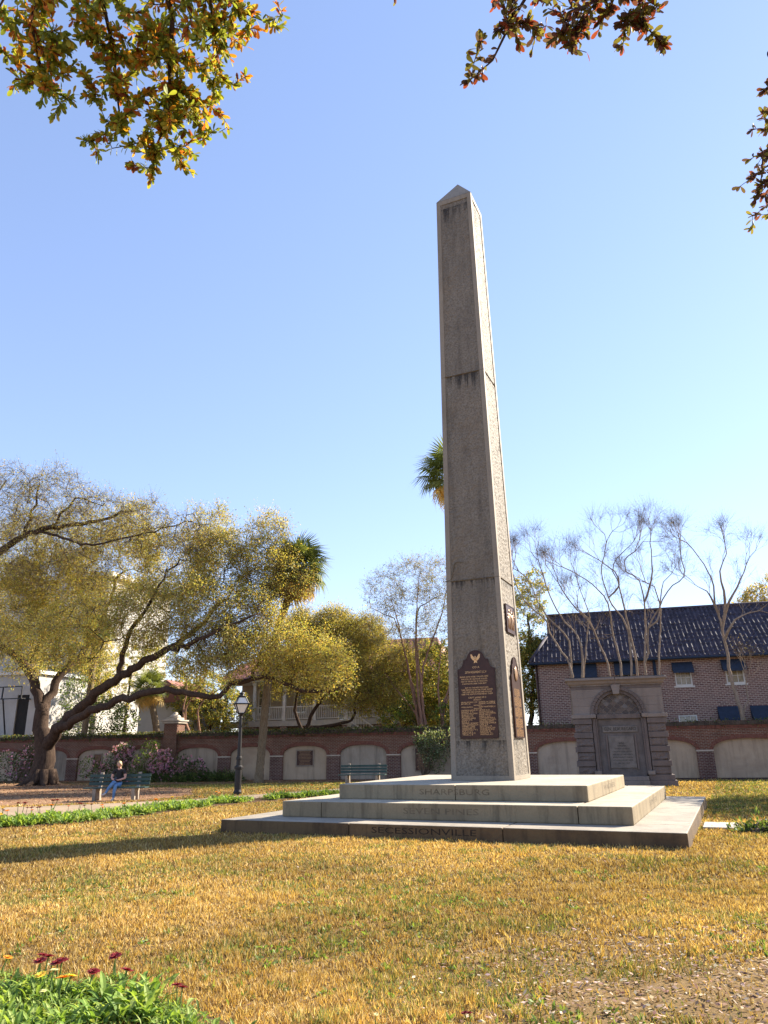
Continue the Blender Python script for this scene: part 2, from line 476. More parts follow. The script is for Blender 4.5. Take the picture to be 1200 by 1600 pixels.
PATH = [g2(-260, 1309), g2(0, 1281), g2(140, 1271), g2(300, 1255.5), g2(420, 1246), g2(520, 1239.5), g2(600, 1235), g2(600, 1229), g2(520, 1233), g2(420, 1240), g2(300, 1249), g2(140, 1257), g2(0, 1262), g2(-260, 1275)]
sheet('path', rag(PATH, 0.15), 0.004, M['path'])
LEAFY = [g2(-260, 1272), g2(0, 1260), g2(140, 1255.5), g2(235, 1250), g2(300, 1243), g2(300, 1232), g2(215, 1230), g2(60, 1225), g2(-60, 1224), g2(-260, 1228)]
sheet('leaf_mulch_bed', rag(LEAFY, 0.25, 0.7), 0.008, M['mulch'])
sheet('wall_border_soil', rag([wuv(-40, -1.6), wuv(9, -1.3), wuv(9, 0.05), wuv(-40, 0.05)], 0.2, 0.8), 0.006, M['mulch'])
sheet('dark_mulch_border', rag([wuv(9.2, -2.6), wuv(27, -2.9), wuv(27, 0.05), wuv(9.2, 0.05)], 0.2, 0.8), 0.007, M['darkmulch'])
BED = [g2(-200, 1322), g2(0, 1297), g2(75, 1290), g2(150, 1285), g2(230, 1275), g2(300, 1264), g2(370, 1257), g2(440, 1251), g2(525, 1243.5), g2(590, 1239), g2(590, 1235), g2(525, 1239), g2(440, 1245.5), g2(370, 1250.5), g2(300, 1256), g2(230, 1264), g2(150, 1272), g2(75, 1279), g2(0, 1285), g2(-200, 1307)]
sheet('flower_bed_soil', rag(BED, 0.06, 0.5), 0.010, M['soil'])
NEARBED = [g2(-140, 1500), g2(0, 1530), g2(120, 1545), g2(230, 1555), g2(330, 1590), g2(420, 1625), g2(300, 1900), g2(-200, 1900)]
sheet('near_flower_bed_soil', rag(NEARBED, 0.05, 0.2), 0.009, M['soil'])

# ------------------------------------------------------------------ obelisk monument
mon = tag(empty('obelisk_monument'), 'tall grey granite obelisk on three wide stone steps in the lawn', 'obelisk')
A1, A2, A3 = 4.692, 3.745, 2.813
Z1, Z2, Z3 = 0.254, 0.574, 0.888
def block(x0, x1, y0, y1, z0, z1, mat, name='step_block'):
    g = 0.006
    mb = MB(); mb.box(x0 + g, x1 - g, y0 + g, y1 - g, z0, z1)
    o = mb.build(name, mat, mon, bevel=0.022)
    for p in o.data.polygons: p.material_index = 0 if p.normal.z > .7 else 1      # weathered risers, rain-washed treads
    return o
def ring(a, inner, z0, z1, mat, fj, sj):
    xs = [-a] + fj + [a]
    for i in range(len(xs) - 1):
        block(xs[i], xs[i + 1], -a, -inner, z0, z1, mat); block(xs[i], xs[i + 1], inner, a, z0, z1, mat)
    ys = [-inner] + sj + [inner]
    for i in range(len(ys) - 1):
        block(-a, -inner, ys[i], ys[i + 1], z0, z1, mat); block(inner, a, ys[i], ys[i + 1], z0, z1, mat)
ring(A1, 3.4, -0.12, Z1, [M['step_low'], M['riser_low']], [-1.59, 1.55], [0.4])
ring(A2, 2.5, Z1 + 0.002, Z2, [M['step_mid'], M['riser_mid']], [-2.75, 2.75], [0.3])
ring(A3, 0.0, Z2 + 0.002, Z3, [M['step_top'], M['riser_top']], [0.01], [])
def halfw(z): return 0.7886 + (0.568 - 0.7886) * (z - Z3) / (18.222 - Z3)
def section(z0, z1, bot_margin, top_margin, seed):
    mb = MB(); m = 0.125; rec = 0.024
    g = 0.005
    za, zb = z0 + g, z1 - g
    for k in range(4):
        ca, sa = math.cos(k * math.pi / 2), math.sin(k * math.pi / 2)
        def P(s, n, z):                      # face frame: s along, n outward; k=0 faces -Y
            x, y = s, -n
            return (x * ca - y * sa, x * sa + y * ca, z)
        pz0, pz1 = za + bot_margin, zb - top_margin
        nz = max(4, int((pz1 - pz0) / 0.05)); ns = 24
        zs = [pz0 + (pz1 - pz0) * j / nz for j in range(nz + 1)]
        # smooth margins
        mb.mi = 1
        for j in range(nz):
            a, b = zs[j], zs[j + 1]
            for sg in (-1, 1):
                q = [P(sg * halfw(a), halfw(a), a), P(sg * (halfw(a) - m), halfw(a), a), P(sg * (halfw(b) - m), halfw(b), b), P(sg * halfw(b), halfw(b), b)]
                mb.add(q if sg < 0 else q[::-1], [(0, 1, 2, 3)])
                w = 0.004 * mnoise.noise((a * 9, sg * 3 + k, seed))
                q = [P(sg * (halfw(a) - m), halfw(a), a), P(sg * (halfw(a) - m - .012), halfw(a) - rec, a), P(sg * (halfw(b) - m - .012), halfw(b) - rec, b), P(sg * (halfw(b) - m), halfw(b), b)]
                mb.add(q if sg < 0 else q[::-1], [(0, 1, 2, 3)])
        for a, b, on, inner in ((za, pz0, bot_margin > 0, pz0), (pz1, zb, top_margin > 0, pz1)):
            if on:
                mb.add([P(-halfw(a), halfw(a), a), P(halfw(a), halfw(a), a), P(halfw(b), halfw(b), b), P(-halfw(b), halfw(b), b)], [(0, 1, 2, 3)])
                h = halfw(inner); s_ = h - m
                mb.add([P(-s_, h, inner), P(s_, h, inner), P(s_, h - rec, inner), P(-s_, h - rec, inner)], [(0, 1, 2, 3)])
        # rough dressed panel
        mb.mi = 0
        vs = []
        for z in zs:
            h = halfw(z); s_ = h - m - .012
            for i in range(ns + 1):
                s = -s_ + 2 * s_ * i / ns
                d = 0.0
                if 0 < i < ns:
                    d = 0.022 * (mnoise.noise((s * 13 + k * 31, z * 13, seed)) * 0.6 + mnoise.noise((s * 29, z * 29 + k * 7, seed)) * 0.55)
                    d += -0.05 * max(0, mnoise.noise((s * 2.3 + 5 * k, z * 1.3, seed + 4)) - 0.52)
                vs.append(P(s, h - rec + 0.004 + d, z))
        fs = [(j * (ns + 1) + i, j * (ns + 1) + i + 1, (j + 1) * (ns + 1) + i + 1, (j + 1) * (ns + 1) + i) for j in range(nz) for i in range(ns)]
        mb.add(vs, fs)
    # bed joints
    mb.mi = 1
    for z in (za, zb):
        h = halfw(z)
        mb.add([(-h, -h, z), (h, -h, z), (h, h, z), (-h, h, z)], [(0, 1, 2, 3)])
    return mb
section(Z3, 5.83, 0.10, 0, 1).build('shaft_section', [M['granite'], M['granite_smooth']], mon)
section(5.83, 11.905, 0, 0, 5).build('shaft_section', [M['granite'], M['granite_smooth']], mon)
section(11.905, 18.222, 0, 0.16, 9).build('shaft_section', [M['granite'], M['granite_smooth']], mon)
mb = MB(); h = 0.568
mb.add([(-h, -h, 18.222), (h, -h, 18.222), (h, h, 18.222), (-h, h, 18.222), (0, 0, 19.2)], [(0, 1, 4), (1, 2, 4), (2, 3, 4), (3, 0, 4)])
mb.build('pyramid_cap', M['granite_smooth'], mon)
for zz in (5.83, 11.905):
    mb = MB(); h = halfw(zz) - 0.012; mb.box(-h, h, -h, h, zz - 0.012, zz + 0.012)
    mb.build('joint_mortar', M['incised'], mon)
mb = MB()
def fy(z): return -halfw(z) + 0.004
pts = [(-.74, 5.84), (-.62, 5.86), (-.56, 5.93), (-.52, 6.12), (-.49, 6.27), (-.44, 6.33), (-.36, 6.335), (-.25, 6.32), (-.15, 6.27)]
mb.tube([(x, fy(z), z) for x, z in pts], [0.012, .012, .011, .011, .011, .01, .008, .006, .003], 5)
mb.build('crack', M['incised'], mon, smooth=True)
# incised names on the risers
def riser_text(txt, size, width, M4, name='incised_name', mat='incised'):
    mb = MB(); add_text(mb, txt, size, M4, width); o = mb.build(name, M[mat], mon); o['kind'] = 'stuff'; return o
RXM = Matrix.Rotation(math.pi / 2, 4, 'X')
riser_text('SHARPSBURG', 0.165, 1.58, Matrix.Translation((-0.02, -A3 - 0.002 + 0.006, 0.735)) @ RXM)
riser_text('SEVEN PINES', 0.165, 1.62, Matrix.Translation((0.0, -A2 - 0.002 + 0.006, 0.42)) @ RXM)
riser_text('SECESSIONVILLE', 0.155, 2.14, Matrix.Translation((-0.02, -A1 - 0.002 + 0.006, 0.14)) @ RXM, mat='incised_dark')
RZM = Matrix.Rotation(math.pi / 2, 4, 'Z')
riser_text('WAGNER', 0.16, 1.75, Matrix.Translation((A3 + 0.002 - 0.006, 0.15, 0.735)) @ RZM @ RXM)
riser_text('SUMTER', 0.16, 1.75, Matrix.Translation((A2 + 0.002 - 0.006, 0.15, 0.42)) @ RZM @ RXM)
# bronze plaques
def plaque_outline(hw, z0, zs, zt, neck):
    r = neck * 0.86; zc = zt - r
    right = [(hw, z0), (hw, zs)]
    for t in (0.2, 0.4, 0.6, 0.8, 1.0):
        a = t * math.pi / 2
        right.append((hw - (hw - neck - .05) * math.sin(a), zs + (zc - zs) * (1 - math.cos(a))))
    right += [(neck, zc)]
    for a in (10, 30, 50, 70): right.append((r * math.cos(math.radians(a)), zc + r * math.sin(math.radians(a))))
    pts = right + [(0, zt)] + [(-x, z) for x, z in right[::-1]]
    return pts
TAPER = (0.7886 - 0.568) / (18.222 - Z3)
def plaque(face, pts, lines, cx=0.0, letter=M['bronze_letter']):
    zc = sum(z for _, z in pts) / len(pts)
    Mf = Matrix.Rotation(face * math.pi / 2, 4, 'Z') @ Matrix.Translation((cx, -halfw(zc) - 0.004, zc)) @ Matrix.Rotation(-TAPER, 4, 'X')
    mb = MB(); mb.prism([(x, z - zc) for x, z in pts], -0.012, 0.03)
    zs = [z for _, z in pts]; z0, z1 = min(zs), max(zs)
    o = mb.build('plaque', M['bronze'], mon)
    o.matrix_local = Mf
    # raised rim
    mb = MB()
    P = [Vector((x * 0.985, -0.014, z - zc)) for x, z in pts]
    for a, b in zip(P, P[1:] + P[:1]):
        if (b - a).length > 1e-4: mb.bar(a, b, 0.02, 0.014)
    mb.build('rim', M['bronze'], o)
    mb = MB()
    for x, z, sz, w, t in lines:
        add_text(mb, t, sz, Matrix.Translation((x, -0.0165, z - zc)) @ RXM, w)
    if lines: mb.build('lettering', letter, o)['kind'] = 'stuff'
    return o
L = [(0, 3.56, .07, .18, 'CO A'), (-.01, 3.44, .075, .56, '25TH REGIMENT S.C.V')]
for i, (t, w) in enumerate((('BRAVE SONS NOBLY FALLEN HERE', .74), ('AND STILL BY HONOUR ROLLED', .68), ('PART OF THE BATTLE OF THE SOUTH', .68), ('A NATION MOURNS THEIR REST', .64))): L.append((-.06, 3.33 - .057 * i, .05, w, t))
for i, (t, w) in enumerate((('BUT TO THE MEN WHO DIED', .6), ('THEIR MEMORY IS ON THE STONE GRAVEN', .82), ('THEY SLEEP AND NATURE AND HONOUR', .76), ('KEEP THE WATCH FOREVER BY THEM', .8))): L.append((0, 3.06 - .052 * i, .05, w, t))
L += [(0, 2.82, .055, .46, 'CAPT JAMES M C'), (0, 2.765, .045, .2, 'LIEUTENANTS')]
names = [('BRAILSFORD J W', 'SAMUEL W DIBBLE'), ('BLUM J A', 'HANNA J HONOUR'), None, ('WILLIAMS J', 'FORD MORTIMER J E'), None,
         ('ANDERSON SAMUEL W', 'LEWIS H G'), ('BAILEY T S', 'LOCKWOOD H A'), ('BLACKWOOD JOHN I', 'MASTER I VON BORSTEL'), ('BURLEY J W', 'MARTIN J I'),
         ('BROWNE T A', 'NEILL A J'), ('CARSON JAMES', 'MATTHEWS WM G'), ('DUKES W R', 'OWENS WALTER E'), ('DILL J', 'SANDERS WM J'), ('HANNA J ROBERT', 'SHEPHERD JOHN JR'),
         ('HALL ANDERSON R', 'LEE J P'), ('HENRY J BEE', 'SLATER J M'), ('GARDNER J S', 'STALLINGS J W'), ('GREENWELL W J', 'STURGEON W B'), ('FULTS J L', 'SHORTER W'),
         ('GRISTON E G', 'WRIGHT T J'), ('TRULL J E', 'WHITING A Y')]
z = 2.71
for nme in names:
    if nme is None: L.append((0, z, .042, .2, 'SERGEANTS' if z > 2.6 else 'PRIVATES'))
    else:
        for s_, t in ((-1, nme[0]), (1, nme[1])):
            w = min(.42, .03 * len(t)); L.append((-.425 + w / 2 if s_ < 0 else .03 + w / 2, z, .046, w, t))
    z -= .0385
f_pl = plaque(0, plaque_outline(.485, 1.855, 3.52, 3.98, .27), L, -0.02)
# spread eagle on the front plaque
mb = MB()
for sg in (-1, 1):
    mb.add([(0, 0, .02), (sg * .04, 0, .05), (sg * .1, 0, .13), (sg * .125, 0, .12), (sg * .115, 0, .04), (sg * .06, 0, -.03), (0, 0, -.03)], [tuple(range(7))[::sg]])
mb.add([(-.03, 0, -.02), (.03, 0, -.02), (.045, 0, -.1), (0, 0, -.075), (-.045, 0, -.1)], [(0, 4, 3, 2, 1)])
mb.lathe([(0.001, -.03), (.03, 0), (.02, .05), (.018, .075), (.001, .085)], 8, Matrix.Translation((0, 0, 0.0)))
zcf = sum(zz for _, zz in plaque_outline(.485, 1.855, 3.52, 3.98, .27)) / 27
eag = mb.build('eagle_emblem', M['bronze_letter'], f_pl, loc=(0, -0.018, 3.76 - (f_pl.matrix_local.translation.z)))
Lr = []
z = 3.02
for i in range(27):
    w = .62
    if i < 4: w = .5
    elif i % 6 == 4: w = .24
    Lr.append((0.0, z, .055, w, random.choice(['BATTERY WAGNER 1863', 'COMPANY B HAMPTON LEGION', 'DREWRYS BLUFF 1864', 'PRIVATES OF THE LINE', 'SERGEANT W LEGARE', 'COLD HARBOR 1864', 'PORT WALTHALL JUNCTION']) if w > .5 else 'ROLL OF HONOUR'))
    z -= .043
r_pl = plaque(1, plaque_outline(.44, 1.865, 3.35, 3.84, .24), Lr, 0.03)
mb = MB()
mb.lathe([(0.001, 0), (.13, .002), (.15, .012), (.12, .022), (.07, .03), (.001, .034)], 16, Matrix.Rotation(math.pi / 2, 4, 'X') @ Matrix.Scale(1.25, 4, (0, 1, 0)))
mb.build('medallion', M['bronze_relief'], r_pl, smooth=True, loc=(0, -0.018, 3.42 - r_pl.matrix_local.translation.z))
rp = plaque(1, [(-.41, 4.45), (.41, 4.45), (.41, 5.17), (-.41, 5.17)], [], 0.0)
rp.name = 'relief_panel'
mb = MB()
for (x, s_, lean) in ((-.24, .8, .1), (-.08, 1.0, -.05), (.09, .95, .12), (.25, .8, -.1)):      # soldiers in relief
    Mx = Matrix.Translation((x, -0.012, -.27)) @ Matrix.Rotation(lean, 4, 'Y') @ Matrix.Scale(s_, 4)
    mb.lathe([(.02, 0), (.05, .02), (.055, .2), (.075, .26), (.08, .36), (.045, .41), (.02, .42), (.035, .44), (.04, .48), (.02, .52), (.001, .525)], 10, Mx @ Matrix.Scale(.45, 4, (0, 1, 0)))
    mb.bar(Mx @ Vector((.05, -.02, .2)), Mx @ Vector((.12, -.02, .56)), .016)
mb.build('relief_figures', M['bronze_relief'], rp, smooth=True)

# white marker slab lying beside the lower step
mb = MB(); c = gp(1117, 1293)
mb.box(-.33, .33, -.55, .55, 0, .05)
o = mb.build('marker_slab', M['limestone'], loc=(A1 + .42, c[1] + .1, 0.0), bevel=.012)
tag(o, 'pale flat marker slab in the grass beside the lowest monument step', 'slab')

# ------------------------------------------------------------------ arcaded brick garden wall
wall = tag(empty('arcade_wall', W0, WA), 'long mossy brick garden wall with arched plaster panels', 'wall')
PIERS = [-38, -34.5, -31, -27.5, -24, -20.5, -17.0, -13.5, -9.9, -6.52, -3.0, 0.565, 4.3, 8.07, 12.42, 16.78, 21.13, 25.5, 29.9]
ZW, ZT, ZS, HP = 2.36, 1.87, 1.3, 0.40
def archz(t): return ZS + (ZT - ZS) * max(0.0, 1 - abs(t) ** 2.5) ** (1 / 2.5)
NB = 28
bw = MB(); soldier = MB(); pan_z0 = 0.02
for i in range(len(PIERS) - 1):
    a, b = PIERS[i] + HP, PIERS[i + 1] - HP
    c, hw = (a + b) / 2, (b - a) / 2
    ts = [-math.cos(math.pi * k / NB) for k in range(NB + 1)]
    for k in range(NB):
        x0, x1 = c + hw * ts[k], c + hw * ts[k + 1]; z0, z1 = archz(ts[k]), archz(ts[k + 1])
        bw.add([(x0, 0, z0), (x1, 0, z1), (x1, 0, ZW), (x0, 0, ZW)], [(0, 1, 2, 3)])
        bw.add([(x0, 0, z0), (x0, .13, z0), (x1, .13, z1), (x1, 0, z1)], [(0, 1, 2, 3)])
    for x, s_ in ((a, 1), (b, -1)):
        bw.add([(x, 0, 0), (x, 0, ZS), (x, .13, ZS), (x, .13, 0)], [(0, 1, 2, 3)[::s_]])
    # plaster panel set back in the arch
    pm = MB(); P = [(a - .02, .125, pan_z0), (b + .02, .125, pan_z0)] + [(c + hw * t * 1.01, .125, archz(t) + .01) for t in ts[::-1]]
    pm.add(P, [tuple(range(len(P)))])
    pm.add([(p[0], .2, p[2]) for p in P], [tuple(range(len(P)))[::-1]])
    pm.build('plaster_panel', M[('plaster', 'plaster_b', 'plaster_c', 'plaster')[(i * 7 + i // 3) % 4]], wall)
    # header bricks round the arch
    am = MB(); L_ = 0; nv = 44
    th = [math.pi * (k + .5) / nv for k in range(nv)]
    for k in range(nv):
        t = -math.cos(th[k]); z0 = archz(t); x0 = c + hw * t
        t2 = -math.cos(th[k] + .02); d = Vector((hw * (t2 - t), 0, archz(t2) - z0)).normalized(); n = Vector((-d.z, 0, d.x))
        wd = 0.5 * 0.9 * (Vector((c + hw * -math.cos(th[k] + math.pi / nv / 2), 0, archz(-math.cos(th[k] + math.pi / nv / 2)))) - Vector((c + hw * -math.cos(th[k] - math.pi / nv / 2), 0, archz(-math.cos(th[k] - math.pi / nv / 2))))).length
        p = Vector((x0, 0, z0)); ln = 0.2 * random.uniform(.95, 1.02); pr = random.uniform(.008, .02)
        q = [p - d * wd, p + d * wd, p + d * wd + n * ln, p - d * wd + n * ln]
        am.col = tuple(random.uniform(.6, 1.1) * kk for kk in (.17, .07, .05))
        am.add([(v.x, -pr, v.z) for v in q] + [(v.x, .02, v.z) for v in q], [(0, 1, 2, 3), (0, 4, 5, 1), (1, 5, 6, 2), (2, 6, 7, 3), (3, 7, 4, 0)])
    ao = am.build('arch_ring', M['brick_plain'], wall)
    ao['kind'] = 'stuff'
for p in PIERS:
    bw.add([(p - HP, 0, 0), (p + HP, 0, 0), (p + HP, 0, ZW), (p - HP, 0, ZW)], [(0, 1, 2, 3)])
    m_ = MB(); m_.box(p - HP + .004, p + HP - .004, -.022, .1, 0.0, ZS - .03); m_.build('pier', M['brick_dark'], wall)
    m_ = MB(); m_.box(p - HP - .01, p + HP + .01, -.045, .1, ZS - .028, ZS + .05); m_.build('impost', M['limestone'], wall, bevel=.008)
x0, x1 = PIERS[0] - HP, PIERS[-1] + HP
bw.add([(x0, .45, 0), (x1, .45, 0), (x1, .45, ZW), (x0, .45, ZW)], [(3, 2, 1, 0)])
bw.add([(x0, 0, 0), (x0, .45, 0), (x0, .45, ZW), (x0, 0, ZW)], [(3, 2, 1, 0)]); bw.add([(x1, 0, 0), (x1, .45, 0), (x1, .45, ZW), (x1, 0, ZW)], [(0, 1, 2, 3)])
bw.add([(x0, 0, ZW), (x1, 0, ZW), (x1, .45, ZW), (x0, .45, ZW)], [(0, 1, 2, 3)])
bw.build('brickwork', M['brick'], wall)
# coping: two oversailing courses, then bricks on edge under moss
cm = MB(); x = x0
while x < x1:
    w = random.uniform(.2, .23); z = ZW + .004
    for (zz, ov) in ((0, .03), (.08, .06)):
        cm.box(x + .005, x + w - .005, -ov - random.uniform(0, .015), .45 + ov, z + zz, z + zz + .074)
    x += w
o = cm.build('coping_course', M['brick_plain'], wall); o['kind'] = 'stuff'
cm = MB(); x = x0
while x < x1:
    w = random.uniform(.085, .11)
    dz = .03 * mnoise.noise((x * .8, 3, 1)) + random.uniform(-.012, .012)
    cm.box(x + .006, x + w - .006, -.09 - random.uniform(0, .03), .55, ZW + .165, ZW + .37 + dz)
    x += w
o = cm.build('coping_soldier_course', M['coping'], wall); o['kind'] = 'stuff'
# dark memorial tablets fixed in arches
def wall_tablet(u0, u1, z0, z1, label):
    t = tag(empty('wall_tablet', wuv((u0 + u1) / 2, .12, z0), WA), label, 'plaque', 'dark tablets on the garden wall')
    w = (u1 - u0) / 2; h = z1 - z0
    m_ = MB(); m_.box(-w, w, -.03, 0.0, 0, h); m_.build('backing', M['bronze'], t)
    m_ = MB()
    for q in ((-w - .03, -w + .03, 0 - .03, h + .03), (w - .03, w + .03, 0 - .03, h + .03)): m_.box(q[0], q[1], -.05, 0, q[2], q[3])
    m_.box(-w + .03, w - .03, -.048, 0, -.03, .03); m_.box(-w + .03, w - .03, -.048, 0, h - .03, h + .03)
    m_.build('frame', M['concrete'], t, bevel=.005)
    m_ = MB()
    k = int(h / .075)
    for i in range(1, k):
        wi = w * random.uniform(.55, .8); m_.box(-wi, wi, -.034, -.0295, h - i * h / k - .008, h - i * h / k + .008)
    m_.build('lettering', M['bronze_relief'], t)['kind'] = 'stuff'
c = lambda x, y: (np.dot(wp(x, y, 0.1) - W0, WU), wp(x, y, 0.1)[2])
for (px0, py0, px1, py1, lb) in ((463, 1172, 490, 1197, 'dark square tablet on plaster, between palm trunk and empty bench'), (649, 1168, 674, 1205, 'tall dark tablet half hidden by silvery shrub beside the obelisk'), (145, 1178, 160, 1201, 'small dark tablet on the wall above the bench with the seated person')):
    a_, b_ = c(px0, py1), c(px1, py0); wall_tablet(a_[0], b_[0], a_[1], b_[1], lb)
# taller gate pier with a stone cap
gpier = tag(empty('gate_pier', wuv(-13.5, .2, 0), WA), 'tall brick gate pier with stone cap rising above the garden wall', 'pier')
m_ = MB(); m_.box(-.45, .45, -.42, .48, 0, 3.3); m_.build('shaft', M['brick'], gpier)
m_ = MB(); m_.box(-.55, .55, -.52, .58, 3.305, 3.42); m_.build('cap', M['limestone'], gpier, bevel=.02)
m_ = MB(); m_.box(-.62, .62, -.59, .65, 3.425, 3.52); m_.box(-.4, .4, -.37, .43, 3.525, 3.66); m_.build('cap_top', M['limestone'], gpier, bevel=.02)
m_ = MB(); m_.lathe([(.36, 0), (.34, .08), (.24, .16), (.16, .2), (.14, .3), (.04, .34)], 12); m_.build('finial', M['limestone'], gpier, smooth=True, loc=(0, .03, 3.662))

# ------------------------------------------------------------------ stone arch memorial
mem = tag(empty('arch_memorial', wuv(12.6, -7.68, 0), WA), 'grey rusticated stone arch memorial with heavy cornice right of the obelisk', 'memorial')
def mbox(name, x0, x1, y0, y1, z0, z1, mat=M['memstone'], bev=.015):
    m_ = MB(); m_.box(x0, x1, y0, y1, z0, z1); return m_.build(name, mat, mem, bevel=bev)
def rough_block(x0, x1, y0, y1, z0, z1, proud, seed):
    """quarry-faced ashlar: bulging uneven front"""
    m_ = MB(); nx, nz = 10, 5; vs = []
    for j in range(nz + 1):
        for i in range(nx + 1):
            x = x0 + (x1 - x0) * i / nx; z = z0 + (z1 - z0) * j / nz
            e = min(i, nx - i, j, nz - j)
            d = 0 if e == 0 else -proud * (.6 + .9 * mnoise.noise((x * 5, z * 7, seed)) + .4 * mnoise.noise((x * 13, z * 15, seed)))
            vs.append((x, y0 + d, z))
    fs = [(j * (nx + 1) + i, j * (nx + 1) + i + 1, (j + 1) * (nx + 1) + i + 1, (j + 1) * (nx + 1) + i) for j in range(nz) for i in range(nx)]
    m_.add(vs, fs)
    m_.add([(x0, y0, z0), (x1, y0, z0), (x1, y1, z0), (x0, y1, z0), (x0, y0, z1), (x1, y0, z1), (x1, y1, z1), (x0, y1, z1)], [(1, 2, 6, 5), (2, 3, 7, 6), (3, 0, 4, 7), (4, 5, 6, 7), (3, 2, 1, 0)])
    return m_.build('quarry_faced_block', M['memstone'], mem)
D0 = 1.3
for sg in (-1, 1):
    e = lambda a, b: (min(sg * a, sg * b), max(sg * a, sg * b))
    x = e(.95, 2.03); mbox('plinth', x[0], x[1], -.14, D0 + .1, 0, .24)
    x = e(.95, 1.95); mbox('plinth', x[0], x[1], -.08, D0 + .05, .243, .46)
    z = .463; k = 0
    while z < 2.7:
        hh = .335 if k % 2 == 0 else .235
        hh = min(hh, 2.74 - z)
        if k % 2 == 0: x = e(1.13, 1.84); rough_block(x[0], x[1], 0, D0, z, z + hh - .012, .045, k * 3 + sg)
        else: x = e(1.12, 1.9); mbox('banded_block', x[0], x[1], -.075, D0 + .03, z, z + hh - .012)
        z += hh; k += 1
    x = e(1.08, 1.95); mbox('impost', x[0], x[1], -.12, D0 + .05, 2.745, 2.9, M['memstone_light'])
    x = e(.98, 1.1); mbox('pilaster', x[0], x[1], .0, .3, .5, 2.745, M['memstone'])
    x = e(.93, 1.17); mbox('pilaster_capital', x[0], x[1], -.14, .3, 2.75, 2.915, M['memstone_light'], .03)
    x = e(.9, 1.05); mbox('pilaster_fillet', x[0], x[1], .06, .32, .5, 2.74, M['memstone'])
    x = e(.92, 1.2); mbox('pilaster_base', x[0], x[1], -.17, .2, .465, .62, M['memstone_light'])
mbox('sill', -.93, .93, -.2, .5, .24, .40, M['memstone_light']); mbox('lower_step', -.94, .94, -.32, .5, 0, .237, M['memstone_light'])
# ashlar courses cut round the arch
NA = 18; RO_, RI, ZC = 1.13, .87, 2.905
courses = [(2.905, 3.25), (3.255, 3.6), (3.605, 3.95)]
for (za, zb) in courses:
    for sg in (-1, 1):
        P = []
        for k in range(7):
            z = za + (zb - za) * k / 6; q = RO_ + .004; r2 = q * q - (z - ZC) ** 2
            P.append((math.sqrt(r2) if r2 > .0036 else .06, z))
        poly = P + [(1.86, zb), (1.86, za)]
        if sg < 0: poly = [(-x, z) for x, z in poly][::-1]
        poly = poly[::-1]
        m_ = MB(); m_.prism([(x, z) for x, z in poly], 0.0 + random.uniform(0, .01), D0)
        m_.build('ashlar_course', M['memstone_light'], mem)
mbox('frieze', -1.86, 1.86, .02, D0, 3.955, 4.1, M['memstone'])
# voussoir archivolt in two mouldings
for (ra, rb, y) in ((1.0, RO_, -.06), (RI, .995, .02)):
    for k in range(NA):
        a0, a1 = math.pi * k / NA + .004, math.pi * (k + 1) / NA - .004
        P = [(ra * math.cos(a0), ZC + ra * math.sin(a0)), (rb * math.cos(a0), ZC + rb * math.sin(a0)), (rb * math.cos(a1), ZC + rb * math.sin(a1)), (ra * math.cos(a1), ZC + ra * math.sin(a1))]
        m_ = MB(); m_.prism(P[::-1], y, .4); m_.build('voussoir', M['memstone'], mem)
m_ = MB(); m_.prism([(-.13, 3.72), (.13, 3.72), (.19, 4.12), (-.19, 4.12)], -.17, .3); m_.build('keystone', M['memstone_light'], mem, bevel=.015)
# cornice
m_ = MB()
prof = [(0.0, 4.103), (-.05, 4.103), (-.05, 4.14), (-.10, 4.16), (-.13, 4.2), (-.16, 4.27), (-.22, 4.32), (-.24, 4.33), (-.24, 4.41), (-.20, 4.43), (0, 4.45)]
for xa, xb in ((-1.86, -.012), (.012, 1.86)):
    vs = []; n = len(prof)
    for x, s_ in ((xa, -1 if xa < -1 else 0), (xb, 1 if xb > 1 else 0)):
        for (y, z) in prof: vs.append((x + s_ * (-y), y, z))
    fs = [(i, n + i, n + i + 1, i + 1) for i in range(n - 1)] + [tuple(range(n)), tuple(range(2 * n - 1, n - 1, -1))]
    m_.add(vs, fs)
    if xb > 1:      # return down the right flank
        m_.add([(1.86 - y, y, z) for y, z in prof] + [(1.86 - y, D0, z) for y, z in prof], [(i, n + i, n + i + 1, i + 1)[::-1] for i in range(n - 1)])
    else:
        m_.add([(-1.86 + y, y, z) for y, z in prof] + [(-1.86 + y, D0, z) for y, z in prof], [(i, n + i, n + i + 1, i + 1) for i in range(n - 1)])
m_.add([(-2.06, -.2, 4.449), (2.06, -.2, 4.449), (2.06, D0 + .1, 4.449), (-2.06, D0 + .1, 4.449)], [(0, 1, 2, 3)])
m_.build('cornice', M['memstone_light'], mem)
mbox('core', -1.84, 1.84, .45, D0 - .01, .1, 4.1)
